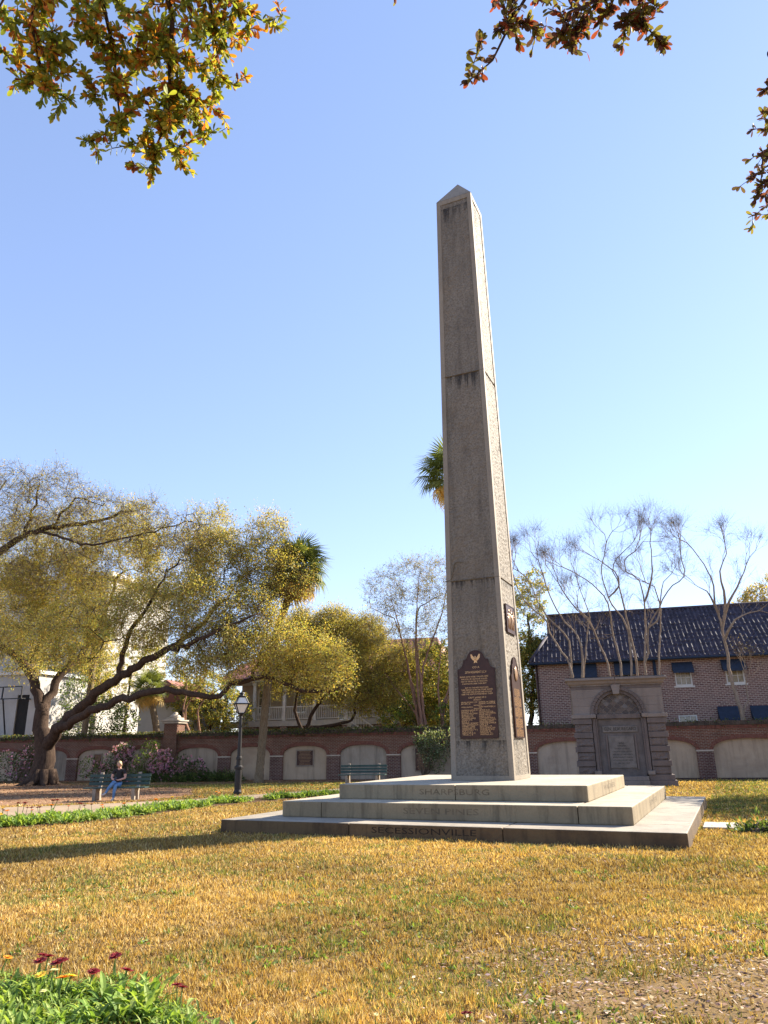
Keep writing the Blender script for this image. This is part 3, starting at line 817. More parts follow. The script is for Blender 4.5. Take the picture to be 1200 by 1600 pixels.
# lozenge tiles in the lunette
def clip_poly(poly, inside, cut):
    out = []
    for i in range(len(poly)):
        a, b = poly[i], poly[(i + 1) % len(poly)]
        ia, ib = inside(a), inside(b)
        if ia: out.append(a)
        if ia != ib: out.append(cut(a, b))
    return out
def bis(a, b, f):
    lo, hi = (a, b) if f(a) else (b, a)
    for _ in range(24):
        m_ = ((lo[0] + hi[0]) / 2, (lo[1] + hi[1]) / 2)
        if f(m_): lo = m_
        else: hi = m_
    return lo
pw, phh = .3, .26
for i in range(-7, 8):
    for j in range(-1, 9):
        cx, cz = i * pw / 2, ZC + .05 + j * phh / 2
        if (i + j) % 2: continue
        g = .019
        poly = [(cx + pw / 2 - g, cz), (cx, cz + phh / 2 - g), (cx - pw / 2 + g, cz), (cx, cz - phh / 2 + g)]
        f1 = lambda p: p[1] > ZC + .015
        f2 = lambda p: p[0] ** 2 + (p[1] - ZC) ** 2 < (RI - .01) ** 2
        for f in (f1, f2):
            if len(poly) >= 3: poly = clip_poly(poly, f, lambda a, b: bis(a, b, f))
        if len(poly) < 3: continue
        ar = abs(sum(poly[k][0] * poly[(k + 1) % len(poly)][1] - poly[(k + 1) % len(poly)][0] * poly[k][1] for k in range(len(poly)))) / 2
        if ar < .002: continue
        m_ = MB(); m_.prism(poly[::-1], .16 - random.uniform(0, .012), .2)
        m_.build('lozenge_tile', M[random.choice(['tile_a', 'tile_a', 'tile_b', 'tile_c'])], mem)
m_ = MB(); P = [((RI + .02) * math.cos(math.pi * k / 24), ZC + (RI + .02) * math.sin(math.pi * k / 24)) for k in range(25)]
m_.prism(P[::-1], .185, .4); m_.build('lunette_grout', M['memstone_light'], mem)
mbox('transom', -.9, .9, .03, .4, 2.72, 2.9, M['memstone'])
# door-like inscribed panel
mbox('door_panel', -.9, .9, .17, .42, .4, 2.715, M['bronze_old'], .01)
nb = mbox('name_band', -.72, .72, .12, .2, 2.16, 2.42, M['bronze_old2'], .02)
mb = MB(); add_text(mb, 'GEN. BEAUREGARD', .19, Matrix.Translation((0, .117, 2.29)) @ RXM, 1.3)
mb.build('lettering', M['dark'], nb)['kind'] = 'stuff'
tb = mbox('inscribed_tablet', -.52, .52, .13, .2, .72, 2.02, M['bronze_old2'], .02)
mb = MB()
for i, t in enumerate(('GENERAL', 'COMMANDING', 'CONFEDERATE FORCES', 'CHARLESTON SOUTH CAROLINA', 'HELD THIS CITY AND HARBOR', 'INVIOLATE AGAINST COMBINED', 'ATTACKS BY LAND AND WATER', '1862 1863 1864')):
    add_text(mb, t, .07, Matrix.Translation((0, .127, 1.72 - i * .115)) @ RXM, min(.8, .034 * len(t)))
mb.build('lettering', M['dark'], tb)['kind'] = 'stuff'
mbox('tablet_frame', -.62, -.55, .12, .2, .66, 2.08, M['memstone'], .01); mbox('tablet_frame', .55, .62, .12, .2, .66, 2.08, M['memstone'], .01)

# ------------------------------------------------------------------ brick house with tiled roof (right)
bh = tag(empty('brick_house', wuv(0, 4.5, 0), WA), 'long brick house with dark pantile roof and navy awnings behind wall', 'house')
U0, U1, DB = 8.4, 34.0, 8.2
ZE = 6.52
wins = [(10.75, 11.85, 4.95, 5.75), (13.15, 14.1, 4.95, 5.75), (16.3, 17.22, 4.82, 5.75), (19.02, 20.0, 4.85, 5.75), (21.9, 22.9, 4.85, 5.75), (24.8, 25.8, 4.85, 5.75),
        (10.3, 11.3, 1.9, 3.2), (13.2, 14.2, 1.9, 3.2), (16.2, 17.2, 1.9, 3.2), (22.0, 23.0, 1.9, 3.2)]
def wall_with_holes(mb, x0, x1, z0, z1, holes, y=0.0, rev=.14):
    xs = sorted({x0, x1, *[h[0] for h in holes], *[h[1] for h in holes]}); zs = sorted({z0, z1, *[h[2] for h in holes], *[h[3] for h in holes]})
    for i in range(len(xs) - 1):
        for j in range(len(zs) - 1):
            cx, cz = (xs[i] + xs[i + 1]) / 2, (zs[j] + zs[j + 1]) / 2
            if any(h[0] < cx < h[1] and h[2] < cz < h[3] for h in holes): continue
            mb.add([(xs[i], y, zs[j]), (xs[i + 1], y, zs[j]), (xs[i + 1], y, zs[j + 1]), (xs[i], y, zs[j + 1])], [(0, 1, 2, 3)])
    for h in holes:
        a, b, c_, d = h
        mb.add([(a, y, c_), (b, y, c_), (b, y, d), (a, y, d), (a, y + rev, c_), (b, y + rev, c_), (b, y + rev, d), (a, y + rev, d)], [(0, 4, 5, 1), (1, 5, 6, 2), (2, 6, 7, 3), (3, 7, 4, 0)])
m_ = MB(); wall_with_holes(m_, U0, U1, 0, ZE, wins)
m_.add([(U0, 0, 0), (U0, DB, 0), (U0, DB, ZE), (U0, 0, ZE)], [(3, 2, 1, 0)]); m_.add([(U1, 0, 0), (U1, DB, 0), (U1, DB, ZE), (U1, 0, ZE)], [(0, 1, 2, 3)]); m_.add([(U0, DB, 0), (U1, DB, 0), (U1, DB, ZE), (U0, DB, ZE)], [(3, 2, 1, 0)])
m_.build('brick_wall', M['brick_house'], bh)
def window(parent, a, b, c_, d, y, nx=3, nz=2, pane=M['glass_warm'], frame=M['white']):
    w = empty('window', ((a + b) / 2, y, c_)); w.parent = parent
    hw, h = (b - a) / 2, d - c_
    m_ = MB(); t = .08
    m_.box(-hw - .05, -hw + t, -.04, .06, -.0, h); m_.box(hw - t, hw + .05, -.04, .06, 0, h); m_.box(-hw + t, hw - t, -.035, .06, 0, t); m_.box(-hw + t, hw - t, -.035, .06, h - t, h)
    for i in range(1, nx): x = -hw + t + (2 * hw - 2 * t) * i / nx; m_.box(x - .016, x + .016, -.01, .04, t, h - t)
    for j in range(1, nz): z = t + (h - 2 * t) * j / nz; m_.box(-hw + t, hw - t, -.014, .04, z - .016, z + .016)
    m_.build('frame', frame, w)
    m_ = MB(); m_.box(-hw - .1, hw + .1, -.1, .02, -.09, -.003); m_.build('sill', frame, w)
    for i in range(nx):
        for j in range(nz):
            m_ = MB(); xa = -hw + t + (2 * hw - 2 * t) * i / nx; xb = -hw + t + (2 * hw - 2 * t) * (i + 1) / nx; za = t + (h - 2 * t) * j / nz; zb = t + (h - 2 * t) * (j + 1) / nz
            m_.box(xa + .012, xb - .012, .02, .03, za + .012, zb - .012); m_.build('pane', pane, w)
    return w
for i, (a, b, c_, d) in enumerate(wins): window(bh, a, b, c_, d, .06, pane=M['glass_warm'] if i in (2, 3) else M['glass'])
def awning(parent, a, b, zt, zb, out=.55):
    m_ = MB(); nx = 8
    for i in range(nx):
        x0_, x1_ = a + (b - a) * i / nx, a + (b - a) * (i + 1) / nx
        m_.add([(x0_, -.02, zt), (x1_, -.02, zt), (x1_, -out, zb + .12), (x0_, -out, zb + .12), (x1_, -out - .01, zb + random.uniform(-.01, .02)), (x0_, -out - .01, zb + random.uniform(-.01, .02))], [(0, 3, 2, 1), (3, 5, 4, 2)])
    for x in (a, b): m_.add([(x, -.02, zt), (x, -out, zb + .12), (x, -.02, zb + .12)], [(0, 1, 2)])
    return m_.build('awning', M['awning'], parent)
for (a, b, zt, zb) in ((10.6, 12.0, 6.3, 5.35), (13.0, 14.2, 6.35, 5.5), (16.2, 17.32, 6.15, 5.5), (18.85, 20.1, 6.2, 5.5), (21.8, 23, 6.2, 5.5), (24.7, 25.9, 6.2, 5.5)): awning(bh, a, b, zt, zb)
for (a, b) in ((18.3, 19.4), (20.0, 21.2)): awning(bh, a, b, 3.62, 2.8, .6)
# pantile roof, columns of tiles laid in overlapping rows
YE, ZE2, YR, ZR = -.35, 6.42, 4.1, 9.95
ROOF = MB(); NR = 14; SP = .26; nx = 6
ncol = int((U1 - 8.1) / SP)
def roof_u0(t):                               # left edge: hipped skirt below, upright gablet above
    return 8.15 + (9.15 - 8.15) * min(1, t / .5)
for r in range(NR):
    t0, t1 = r / NR, (r + 1) / NR
    for cidx in range(ncol):
        ua = 8.15 + cidx * SP
        if ua + SP * .5 < roof_u0(t0): continue
        jz = random.uniform(-.022, .026)
        vs = []
        for (t, lift) in ((t0, .05), (t1 + .02, .005)):
            y = YE + (YR - YE) * t; z = ZE2 + (ZR - ZE2) * t + lift + jz
            for i in range(nx + 1):
                s_ = i / nx; hh = .055 * math.cos(2 * math.pi * s_) ; vs.append((ua + SP * s_, y - hh * .6, z + hh * .8))
        ROOF.col = tuple(random.uniform(.7, 1.2) for _ in range(3))
        ROOF.add(vs, [(i, i + 1, nx + 1 + i + 1, nx + 1 + i) for i in range(nx)])
        ROOF.add([vs[i] for i in range(nx + 1)] + [(vs[i][0], vs[i][1] + .02, vs[i][2] - .05) for i in range(nx + 1)], [(i + 1, i, nx + 1 + i, nx + 2 + i) for i in range(nx)])
ROOF.c = [(1, 1, 1)] * len(ROOF.f)
o = ROOF.build('pantile', M['rooftile'], bh, smooth=False); o['kind'] = 'stuff'
m_ = MB()
m_.add([(8.15, YE, ZE2 - .03), (U1, YE, ZE2 - .03), (U1, YR, ZR - .03), (9.15, YR, ZR - .03), (9.15, YE + (YR - YE) * .5, ZE2 + (ZR - ZE2) * .5 - .03)], [(0, 1, 2, 3, 4)])
m_.add([(9.15, YR, ZR - .03), (U1, YR, ZR - .03), (U1, DB + .35, ZE2 - .03), (8.15, DB + .35, ZE2 - .03), (9.15, DB + .35 - (YR - YE) * .5, ZE2 + (ZR - ZE2) * .5 - .03)], [(0, 1, 2, 3, 4)])
m_.build('roof_deck', M['rooftile'], bh)
ym, zm = YE + (YR - YE) * .5, ZE2 + (ZR - ZE2) * .5
m_ = MB(); m_.add([(9.16, ym, zm - .04), (9.16, DB + .35 - (YR - YE) * .5, zm - .04), (9.16, YR, ZR - .04)], [(0, 2, 1)]); m_.build('gablet', M['darkwood'], bh)
m_ = MB()
for k in range(16):
    y0_, y1_ = YE + (DB + .7) * k / 16, YE + (DB + .7) * (k + 1) / 16
    f = lambda y: ym + (DB + .35 - (YR - YE) * .5 - ym) * ((y - YE) / (DB + .7))
    m_.add([(8.15, y0_, ZE2), (8.15, y1_, ZE2), (9.15, f(y1_), zm), (9.15, f(y0_), zm), (8.1, (y0_ + y1_) / 2, ZE2 + .09), (9.13, f((y0_ + y1_) / 2), zm + .09)], [(0, 4, 5, 3), (4, 1, 2, 5)])
m_.build('skirt_tiles', M['rooftile'], bh)
m_ = MB(); m_.tube([(9.1, YR, ZR + .03), (U1, YR, ZR + .03)], .11, 8); m_.tube([(8.12, YE, ZE2 + .05), (9.15, ym, zm + .06)], .1, 8); m_.build('ridge_tiles', M['rooftile'], bh, smooth=True)
m_ = MB(); m_.tube([(8.1, YE - .06, ZE2 - .06), (U1, YE - .06, ZE2 - .06)], .075, 8); m_.build('gutter', M['awning'], bh, smooth=True)
m_ = MB(); m_.tube([(15.25, -.12, ZE2 - .05), (15.25, -.12, .1)], .085, 8); m_.build('downpipe', M['awning'], bh, smooth=True)
m_ = MB(); m_.tube([(8.5, -.1, ZE2 - .05), (8.5, -.1, .1)], .06, 8); m_.build('downpipe', M['bronze'], bh, smooth=True)

# ------------------------------------------------------------------ raised porch house (centre left, behind the wall)
ph = tag(empty('porch_house', wuv(-8, 10, 0), WA), 'weathered house with raised railed porch and red roof behind the wall', 'house')
hw_ = [(-5.6, -4.5, 4.3, 6.2), (-2.6, -1.5, 4.3, 6.2), (1.0, 2.0, 3.7, 6.1), (3.9, 5.0, 4.3, 6.2)]
m_ = MB(); wall_with_holes(m_, -7, 9.5, 0, 7.3, hw_, y=2.2)
m_.add([(-7, 2.2, 0), (-7, 9, 0), (-7, 9, 7.3), (-7, 2.2, 7.3)], [(3, 2, 1, 0)]); m_.add([(9.5, 2.2, 0), (9.5, 9, 0), (9.5, 9, 7.3), (9.5, 2.2, 7.3)], [(0, 1, 2, 3)])
m_.build('house_wall', M['siding'], ph)
for h_ in hw_: window(ph, *h_, 2.26, 2, 3, M['glass'])
m_ = MB(); m_.box(-7.3, 9.8, -.4, 2.19, 3.3, 3.68); m_.build('porch_floor', M['greywood'], ph)
m_ = MB(); m_.box(-7.4, 9.9, -.55, 2.19, 6.5, 6.75); m_.build('porch_beam', M['greywood'], ph)
for x in np.arange(-7.1, 9.8, 2.4):
    m_ = MB(); m_.box(x - .11, x + .11, -.33, -.11, 3.682, 6.498); m_.box(x - .16, x + .16, -.38, -.06, 6.3, 6.49); m_.build('porch_post', M['white'], ph)
    m_ = MB(); m_.box(x - .25, x + .25, -.35, .15, 0, 3.29); m_.build('porch_pier', M['brick_house'], ph)
for x in np.arange(-7.1, 7.4, 2.4):
    m_ = MB(); m_.box(x + .12, x + 2.28, -.26, -.18, 4.62, 4.7); m_.box(x + .12, x + 2.28, -.25, -.19, 3.78, 3.83)
    for k in range(15): xx = x + .2 + k * .142; m_.box(xx, xx + .04, -.24, -.2, 3.831, 4.619)
    m_.build('railing', M['white'], ph)
# porch stair with a raking rail
m_ = MB()
for k in range(9): m_.box(3.0 + k * .28, 3.28 + k * .28, -1.5, -.42, 3.3 - (k + 1) * .19, 3.49 - (k + 1) * .19)
m_.build('porch_stair', M['greywood'], ph)
m_ = MB(); m_.bar((2.9, -1.5, 4.4), (5.6, -1.5, 2.6), .08); m_.bar((2.9, -1.5, 3.7), (5.6, -1.5, 1.9), .06)
for k in range(13): m_.bar((3.0 + k * .2, -1.5, 3.66 - k * .133), (3.0 + k * .2, -1.5, 4.34 - k * .133), .04)
m_.build('stair_rail', M['white'], ph)
m_ = MB()
m_.add([(-7.6, -.8, 6.76), (10.1, -.8, 6.76), (8.3, 4.8, 9.9), (-5.4, 4.8, 9.9), (10.1, 9.6, 6.76), (-7.6, 9.6, 6.76)], [(0, 1, 2, 3), (1, 4, 2), (4, 5, 3, 2), (5, 0, 3)])
rf = m_.build('roof', M['roofred'], ph)
m_ = MB()
for k in range(30): xx = -7.2 + k * .58; f = min(1, max(0, 1)); m_.bar((xx, -.8, 6.8), (max(-5.4, min(8.3, xx * .82 + .1)), 4.8, 9.94), .035)
m_.build('roof_seam', M['roofred'], rf)
# ochre chimney with crenellated pots
m_ = MB(); m_.box(-.75, .75, -.45, .45, 0, 2.6); m_.box(-.88, .88, -.56, .56, 2.0, 2.2)
for k in range(4): m_.lathe([(.17, 0), (.2, .1), (.15, .4), (.19, .5)], 10, Matrix.Translation((-.55 + k * .37, 0, 2.6)))
m_.build('chimney', plain('ochre_brick', (0.42, 0.28, 0.14), 0.9, var=0.3, scale=5), rf, loc=(.1, 4.3, 8.7))

# ------------------------------------------------------------------ white houses (left)
whs = tag(empty('white_house', wuv(-36, 13, 0), WA), 'tall white stucco house glimpsed through the oak crown', 'house')
ww = [(-8 + k * 3.2, -6.8 + k * 3.2, z, z + 2.0) for k in range(5) for z in (5.2, 9.0, 12.6)]
m_ = MB(); wall_with_holes(m_, -14, 7.2, 0, 16.6, ww)
m_.add([(7.2, 0, 0), (7.2, 10, 0), (7.2, 10, 16.6), (7.2, 0, 16.6)], [(0, 1, 2, 3)]); m_.build('stucco_wall', M['white_house'], whs)
for h_ in ww: window(whs, *h_, .06, 2, 3, M['glass'])
m_ = MB(); m_.box(-14.4, 7.6, -.4, 10.3, 16.603, 17.0); m_.build('cornice', M['white'], whs)
wl = tag(empty('white_outbuilding', wuv(-28.6, 2.2, 0), WA), 'low white building with dark doorway and iron canopy at left edge', 'building')
m_ = MB(); wall_with_holes(m_, -8, 2.9, 0, 7.0, [(1.3, 2.3, .2, 5.6)]); m_.add([(2.9, 0, 0), (2.9, 6, 0), (2.9, 6, 7), (2.9, 0, 7)], [(0, 1, 2, 3)]); m_.build('stucco_wall', M['white_house'], wl)
m_ = MB(); m_.box(1.3, 2.3, .1, .13, .2, 5.6); m_.build('door', M['dark'], wl)
m_ = MB(); m_.box(-8.2, 3.1, -.2, 6.2, 7.003, 7.25); m_.build('parapet', M['white'], wl)
m_ = MB()
for (a, b) in (((-.8, -.9, 5.3), (2.4, -.9, 5.3)), ((-.8, -.9, 6.1), (2.4, -.9, 6.1)), ((-.8, -.9, 5.3), (-.8, -.9, 6.1)), ((2.4, -.9, 5.3), (2.4, -.9, 6.1)), ((.8, -.9, 5.3), (.8, -.9, 6.1)), ((-.8, -.9, 5.3), (.4, -.05, 2.0)), ((.9, -.9, 5.3), (.9, -.05, 2.2)), ((-.8, -.9, 5.3), (-.8, -.02, 5.3)), ((2.4, -.9, 5.3), (2.4, -.02, 5.3))): m_.bar(a, b, .07)
m_.build('iron_canopy', M['black'], wl)
w3 = tag(empty('white_garden_house', wuv(-20.0, 6.0, 0), WA), 'small white garden house wall between gate pier and oak limb', 'house')
m_ = MB(); m_.box(0, 4.4, 0, 4, 0, 5.0); m_.build('stucco_wall', M['white_house'], w3)
m_ = MB(); m_.prism([(-.3, 5.003), (4.7, 5.003), (2.2, 6.6)], -.3, 4.3); m_.build('roof', M['roofred'], w3)
m_ = MB(); m_.box(2.9, 3.6, -.03, -.005, 3.0, 4.4); m_.build('shutter', M['awning'], w3)
# ------------------------------------------------------------------ vegetation helpers
def unit(a): return a / np.maximum(np.linalg.norm(a, axis=-1, keepdims=True), 1e-9)
def rdir(n): return unit(rng.normal(size=(n, 3)))
def leaf_quads(P, L, W, axis=None, droop=0.0, fold=False):
    n = len(P)
    a = rdir(n) if axis is None else unit(axis + rng.normal(size=(n, 3)) * 0.45)
    a[:, 2] -= droop; a = unit(a)
    b = unit(np.cross(a, rdir(n)))
    L = np.broadcast_to(np.asarray(L, float).reshape(-1, 1), (n, 1)); W = np.broadcast_to(np.asarray(W, float).reshape(-1, 1), (n, 1))
    V = np.stack([P, P + a * L * .5 + b * W * .5, P + a * L, P + a * L * .5 - b * W * .5], 1)
    return V.reshape(-1, 3)
def palette(cols, n, var=0.25):
    cols = np.array(cols); c = cols[rng.integers(0, len(cols), n)]
    return c * (1 + var * (rng.random((n, 1)) * 2 - 1)) * (1 + .08 * rng.normal(size=(n, 3)))
def catmull(pts, step):
    P = np.array(pts, float); out = []
    Q = np.vstack([2 * P[0] - P[1], P, 2 * P[-1] - P[-2]])
    for i in range(1, len(Q) - 2):
        n = max(1, int(np.linalg.norm(Q[i + 1] - Q[i]) / step))
        for k in range(n):
            t = k / n
            out.append(0.5 * (2 * Q[i] + (Q[i + 1] - Q[i - 1]) * t + (2 * Q[i - 1] - 5 * Q[i] + 4 * Q[i + 1] - Q[i + 2]) * t * t + (3 * Q[i] - Q[i - 1] - 3 * Q[i + 1] + Q[i + 2]) * t ** 3))
    out.append(P[-1])
    return np.array(out)
class Skeleton:
    def __init__(s): s.P = np.zeros((40000, 3)); s.n = 0; s.par = []; s.rmin = []
    def add(s, p, par, r=0.0):
        s.P[s.n] = p; s.par.append(par); s.rmin.append(r); s.n += 1
        return s.n - 1
    def near(s, p): return int(np.argmin(((s.P[:s.n] - p) ** 2).sum(1)))
    def chain(s, pts, r0, r1, step=0.4, wob=0.0, attach=True):
        C = catmull(pts, step)
        par = s.near(C[0]) if (attach and s.n) else -1
        m = len(C)
        for i, p in enumerate(C):
            if i == 0 and par >= 0: continue
            q = p + (rng.normal(size=3) * wob if 0 < i < m - 1 else 0)
            par = s.add(q, par, r0 + (r1 - r0) * i / max(1, m - 1))
    def fill(s, A, step=0.5, jit=0.12, sag=0.0):
        d = np.array([((s.P[:s.n] - a) ** 2).sum(1).min() for a in A])
        tips = []
        for a in A[np.argsort(d)]:
            k = s.near(a); b = s.P[k].copy()
            L = np.linalg.norm(a - b)
            if L < 0.08: tips.append(k); continue
            n = max(1, int(L / step))
            dirp = unit(b - s.P[s.par[k]]) if s.par[k] >= 0 else np.array([0, 0, 1.0])
            par = k
            for i in range(1, n + 1):
                t = i / n
                q = b + (a - b) * t + dirp * L * .25 * t * (1 - t) * 2 + np.array([0, 0, sag * L * t * (1 - t)])
                if i < n: q = q + rng.normal(size=3) * jit * min(1, L)
                par = s.add(q, par)
            tips.append(par)
        return np.array(tips)
    def mesh(s, tipr, e=2.3, thin=0.02):
        n = s.n; r = np.zeros(n); acc = np.zeros(n); ch = [[] for _ in range(n)]
        for i in range(n - 1, -1, -1):
            ri = max(tipr, acc[i] ** (1 / e)); r[i] = max(ri, s.rmin[i])
            if s.par[i] >= 0: acc[s.par[i]] += ri ** e; ch[s.par[i]].append(i)
        s.r = r
        mb = MB(); starts = [i for i in range(n) if s.par[i] < 0]; stack = [(i, None) for i in starts]
        while stack:
            i, p0 = stack.pop()
            line = [i] if p0 is None else [p0, i]
            rr = [r[i]] if p0 is None else [min(r[p0], r[i] * 1.15), r[i]]
            cur = i
            while ch[cur]:
                k = max(ch[cur], key=lambda c: r[c])
                for c_ in ch[cur]:
                    if c_ != k: stack.append((c_, cur))
                line.append(k); rr.append(r[k]); cur = k
            if len(line) < 2: continue
            mx = max(rr); ns = 12 if mx > .2 else 8 if mx > .07 else 5 if mx > thin else 3
            mb.tube([s.P[j] for j in line], rr, ns, cap=False)
        return mb
def blob(c, r, n, shell=0.35, flat=1.0):
    d = rdir(n); rad = (shell + (1 - shell) * rng.random((n, 1))) ** (1 / 2.0)
    q = d * rad * r; q[:, 2] *= flat
    return np.asarray(c) + q
def twig_mesh(P, D, L, w):
    n = len(P); b = unit(np.cross(D, rdir(n))); c = unit(np.cross(D, b)); L = np.asarray(L).reshape(-1, 1)
    E_ = P + D * L; V = []
    for q in (b, c): V.append(np.stack([P - q * w, P + q * w, E_ + q * w * .4, E_ - q * w * .4], 1))
    return np.concatenate(V, 0).reshape(-1, 3)
def grow_forks(sk, depth, L0=0.66):
    tips = []
    n0 = sk.n; has = np.zeros(n0, bool); ztop = sk.P[:n0, 2].max()
    for i in range(n0):
        if sk.par[i] >= 0: has[sk.par[i]] = True
    def fork(i, d, L, dep):
        if dep == 0: tips.append(i); return
        k = 3 if rng.random() < .35 else 2
        for _ in range(k):
            e = unit(d + rng.normal(size=3) * .34 + np.array([0, 0, .16])); l = L * rng.uniform(.7, 1.2); p = i; q_ = sk.P[i].copy()
            for s_ in range(3):
                e = unit(e + rng.normal(size=3) * .10 + np.array([0, 0, .03])); q_ = q_ + e * l / 3; p = sk.add(q_, p)
            fork(p, e, L * .76, dep - 1)
    for i in range(n0):
        d = unit(sk.P[i] - sk.P[max(sk.par[i], 0)] + np.array([0, 0, 1e-3]))
        if not has[i]: fork(i, d, L0, depth)
        elif sk.P[i, 2] > .62 * ztop and rng.random() < .30:
            fork(i, unit(d + rng.normal(size=3) * .7 + np.array([0, 0, .2])), L0 * .72, max(2, depth - 2))
    return np.array(tips)
def make_tree(name, label, cat, group, base, chains, circles, off_plane, barkm, pal, leaf=(.09, .045), per_tip=14, twigs=3, twl=(.25, .6), tipr=.008, step=.5, jit=.12, dens=1.0, leafmat='leaf', droop=.25, wob=.03, twigcol=None, sag=.0, spread=.25, straight=False, forks=None):
    t = tag(empty(name, base), label, cat, group)
    sk = Skeleton()
    for i, (pts, r0, r1) in enumerate(chains): sk.chain(pts, r0, r1, min(step, .4), wob)
    if forks: tips = grow_forks(sk, forks)
    else:
        A = np.concatenate([blob(c_, r_, max(3, int(n_ * dens)), .3, fl) for (c_, r_, n_, fl) in circles])
        tips = sk.fill(A, step, jit if not straight else jit * .45, sag)
    mb = sk.mesh(tipr)
    b = np.asarray(base, float)
    mb.v = [(v[0] - b[0], v[1] - b[1], v[2] - b[2]) for v in mb.v]
    mb.build('trunk', barkm, t, smooth=True)
    TP = sk.P[tips]; par = np.array(sk.par)[tips]; D0_ = unit(TP - sk.P[np.maximum(par, 0)] + 1e-6)
    k = twigs; TPk = np.repeat(TP, k, 0); Dk = unit(np.repeat(D0_, k, 0) + rng.normal(size=(len(TPk), 3)) * .7 + np.array([0, 0, .15]))
    Lk = rng.uniform(twl[0], twl[1], len(TPk))
    me = np_mesh('twigs', twig_mesh(TPk - b, Dk, Lk, tipr * .75), 4, twigcol or M['bark_twig'])
    o = link_mesh('twigs', me, t); o['kind'] = 'stuff'
    if per_tip > 0:
        n = int(len(TPk) * per_tip / k)
        idx = rng.integers(0, len(TPk), n)
        s_ = rng.random((n, 1)) ** .7
        P = TPk[idx] + Dk[idx] * Lk[idx][:, None] * s_ + rng.normal(size=(n, 3)) * spread * .25
        sz = rng.uniform(.7, 1.25, n)
        V = leaf_quads(P - b, leaf[0] * sz, leaf[1] * sz, Dk[idx], droop)
        # clumps share a tone, single leaves vary round it
        tone = 0.75 + 0.5 * np.array([mnoise.noise(Vector(p * .7)) * .5 + .5 for p in TP])
        cols = palette(pal, n, .25) * tone[idx // k][:, None]
        me = np_mesh('crown', V, 4, M[leafmat], cols)
        o = link_mesh('crown', me, t); o['kind'] = 'stuff'
    return t
def pc(x, y, off, r, n, flat=1.0):             # crown clump given in photograph pixels on a plane parallel to the wall
    c = wp(x, y, off); return (c, r / ppm(c), n, flat)
def pl(pts): return [wp(x, y, o_) for x, y, o_ in pts]

OLIVE = [(.45, .38, .095), (.36, .33, .09), (.52, .42, .11), (.25, .245, .08), (.40, .30, .09)]
GOLD = [(.42, .35, .09), (.35, .31, .08), (.48, .38, .10), (.26, .25, .07)]
GREYTW = [(.20, .15, .085), (.26, .2, .09), (.15, .125, .07)]
# big live oak
ob = gp(66, 1227)
OF = float(np.dot(ob - W0, WN))
def OL(*p): return [wp(x, y, OF + d) for x, y, d in p]
chains = [
    ([ob + np.array([0, 0, -.2]), wp(66, 1205, OF), wp(70, 1170, OF), wp(68, 1135, OF), wp(66, 1105, OF)], 0.66, .36),
    (OL((66, 1110, 0), (58, 1075, .3), (42, 1045, .5), (18, 1020, .8), (-15, 1000, 1.0), (-60, 960, 1.5)), .30, .12),
    (OL((70, 1110, 0), (80, 1080, .6), (95, 1055, 1.2), (115, 1038, 1.8), (135, 1015, 2.6), (165, 960, 3.2), (185, 900, 3.5)), .28, .07),
    (OL((78, 1165, 0), (92, 1140, -.6), (118, 1115, -1.2), (150, 1085, -1.8), (178, 1062, -2.2), (215, 1038, -2.5), (255, 1018, -2.5), (300, 990, -2.0), (345, 940, -1.5)), .36, .09),
    (OL((95, 1140, -.6), (120, 1122, -2.2), (150, 1110, -3.0), (180, 1097, -3.3), (215, 1086, -3.4), (250, 1079, -3.3), (300, 1084, -3.0), (340, 1087, -2.6), (362, 1072, -2.2), (395, 1059, -1.8), (430, 1063, -1.4), (470, 1078, -1.2), (520, 1080, -1.0)), .25, .07),
    (OL((52, 1060, .4), (52, 1030, 1.5), (70, 985, 2.5), (90, 930, 3.0)), .2, .07),
    (OL((255, 1018, -2.5), (290, 1010, -3.5), (340, 985, -3.8), (400, 960, -3.0)), .16, .05),
    (OL((185, 1057, -2.2), (200, 1000, -2.8), (235, 940, -2.5), (260, 890, -2.0)), .16, .05),
    (OL((395, 1059, -1.8), (410, 1020, -1.5), (440, 985, -1.0)), .1, .04),
]
circles = [pc(20, 955, OF + 1, 70, 150), pc(95, 930, OF + 2, 75, 170), pc(180, 890, OF + 2, 75, 170), pc(270, 885, OF, 70, 150), pc(345, 885, OF - 1, 55, 110), pc(405, 890, OF, 55, 110), pc(445, 905, OF, 38, 60),
           pc(120, 990, OF - 3, 55, 100), pc(225, 965, OF - 3, 55, 110), pc(310, 950, OF - 3, 55, 110), pc(385, 965, OF - 2, 45, 80), pc(440, 1010, OF - 1.5, 50, 110), pc(505, 1040, OF - 1, 45, 90),
           pc(300, 1030, OF - 3, 32, 40), pc(40, 1010, OF - 2, 45, 60), pc(370, 1025, OF - 3, 36, 40), pc(150, 1045, OF + 1, 25, 20), pc(330, 830, OF, 40, 40), pc(420, 840, OF, 35, 40), pc(30, 860, OF + 2, 55, 80), pc(110, 850, OF + 2, 55, 80), pc(200, 830, OF + 1, 45, 60), pc(-30, 930, OF + 1, 60, 60), pc(350, 1000, OF - 3, 40, 60), pc(60, 900, OF, 50, 70)]
oak = make_tree('live_oak', 'huge spreading live oak with dark forked trunk behind the occupied bench', 'tree', None, ob, chains, circles, OF, M['bark_oak'], OLIVE, (.10, .052), 74, 6, (.35, 1.0), .0075, .5, .14, dens=1.5, wob=.07, spread=.5)
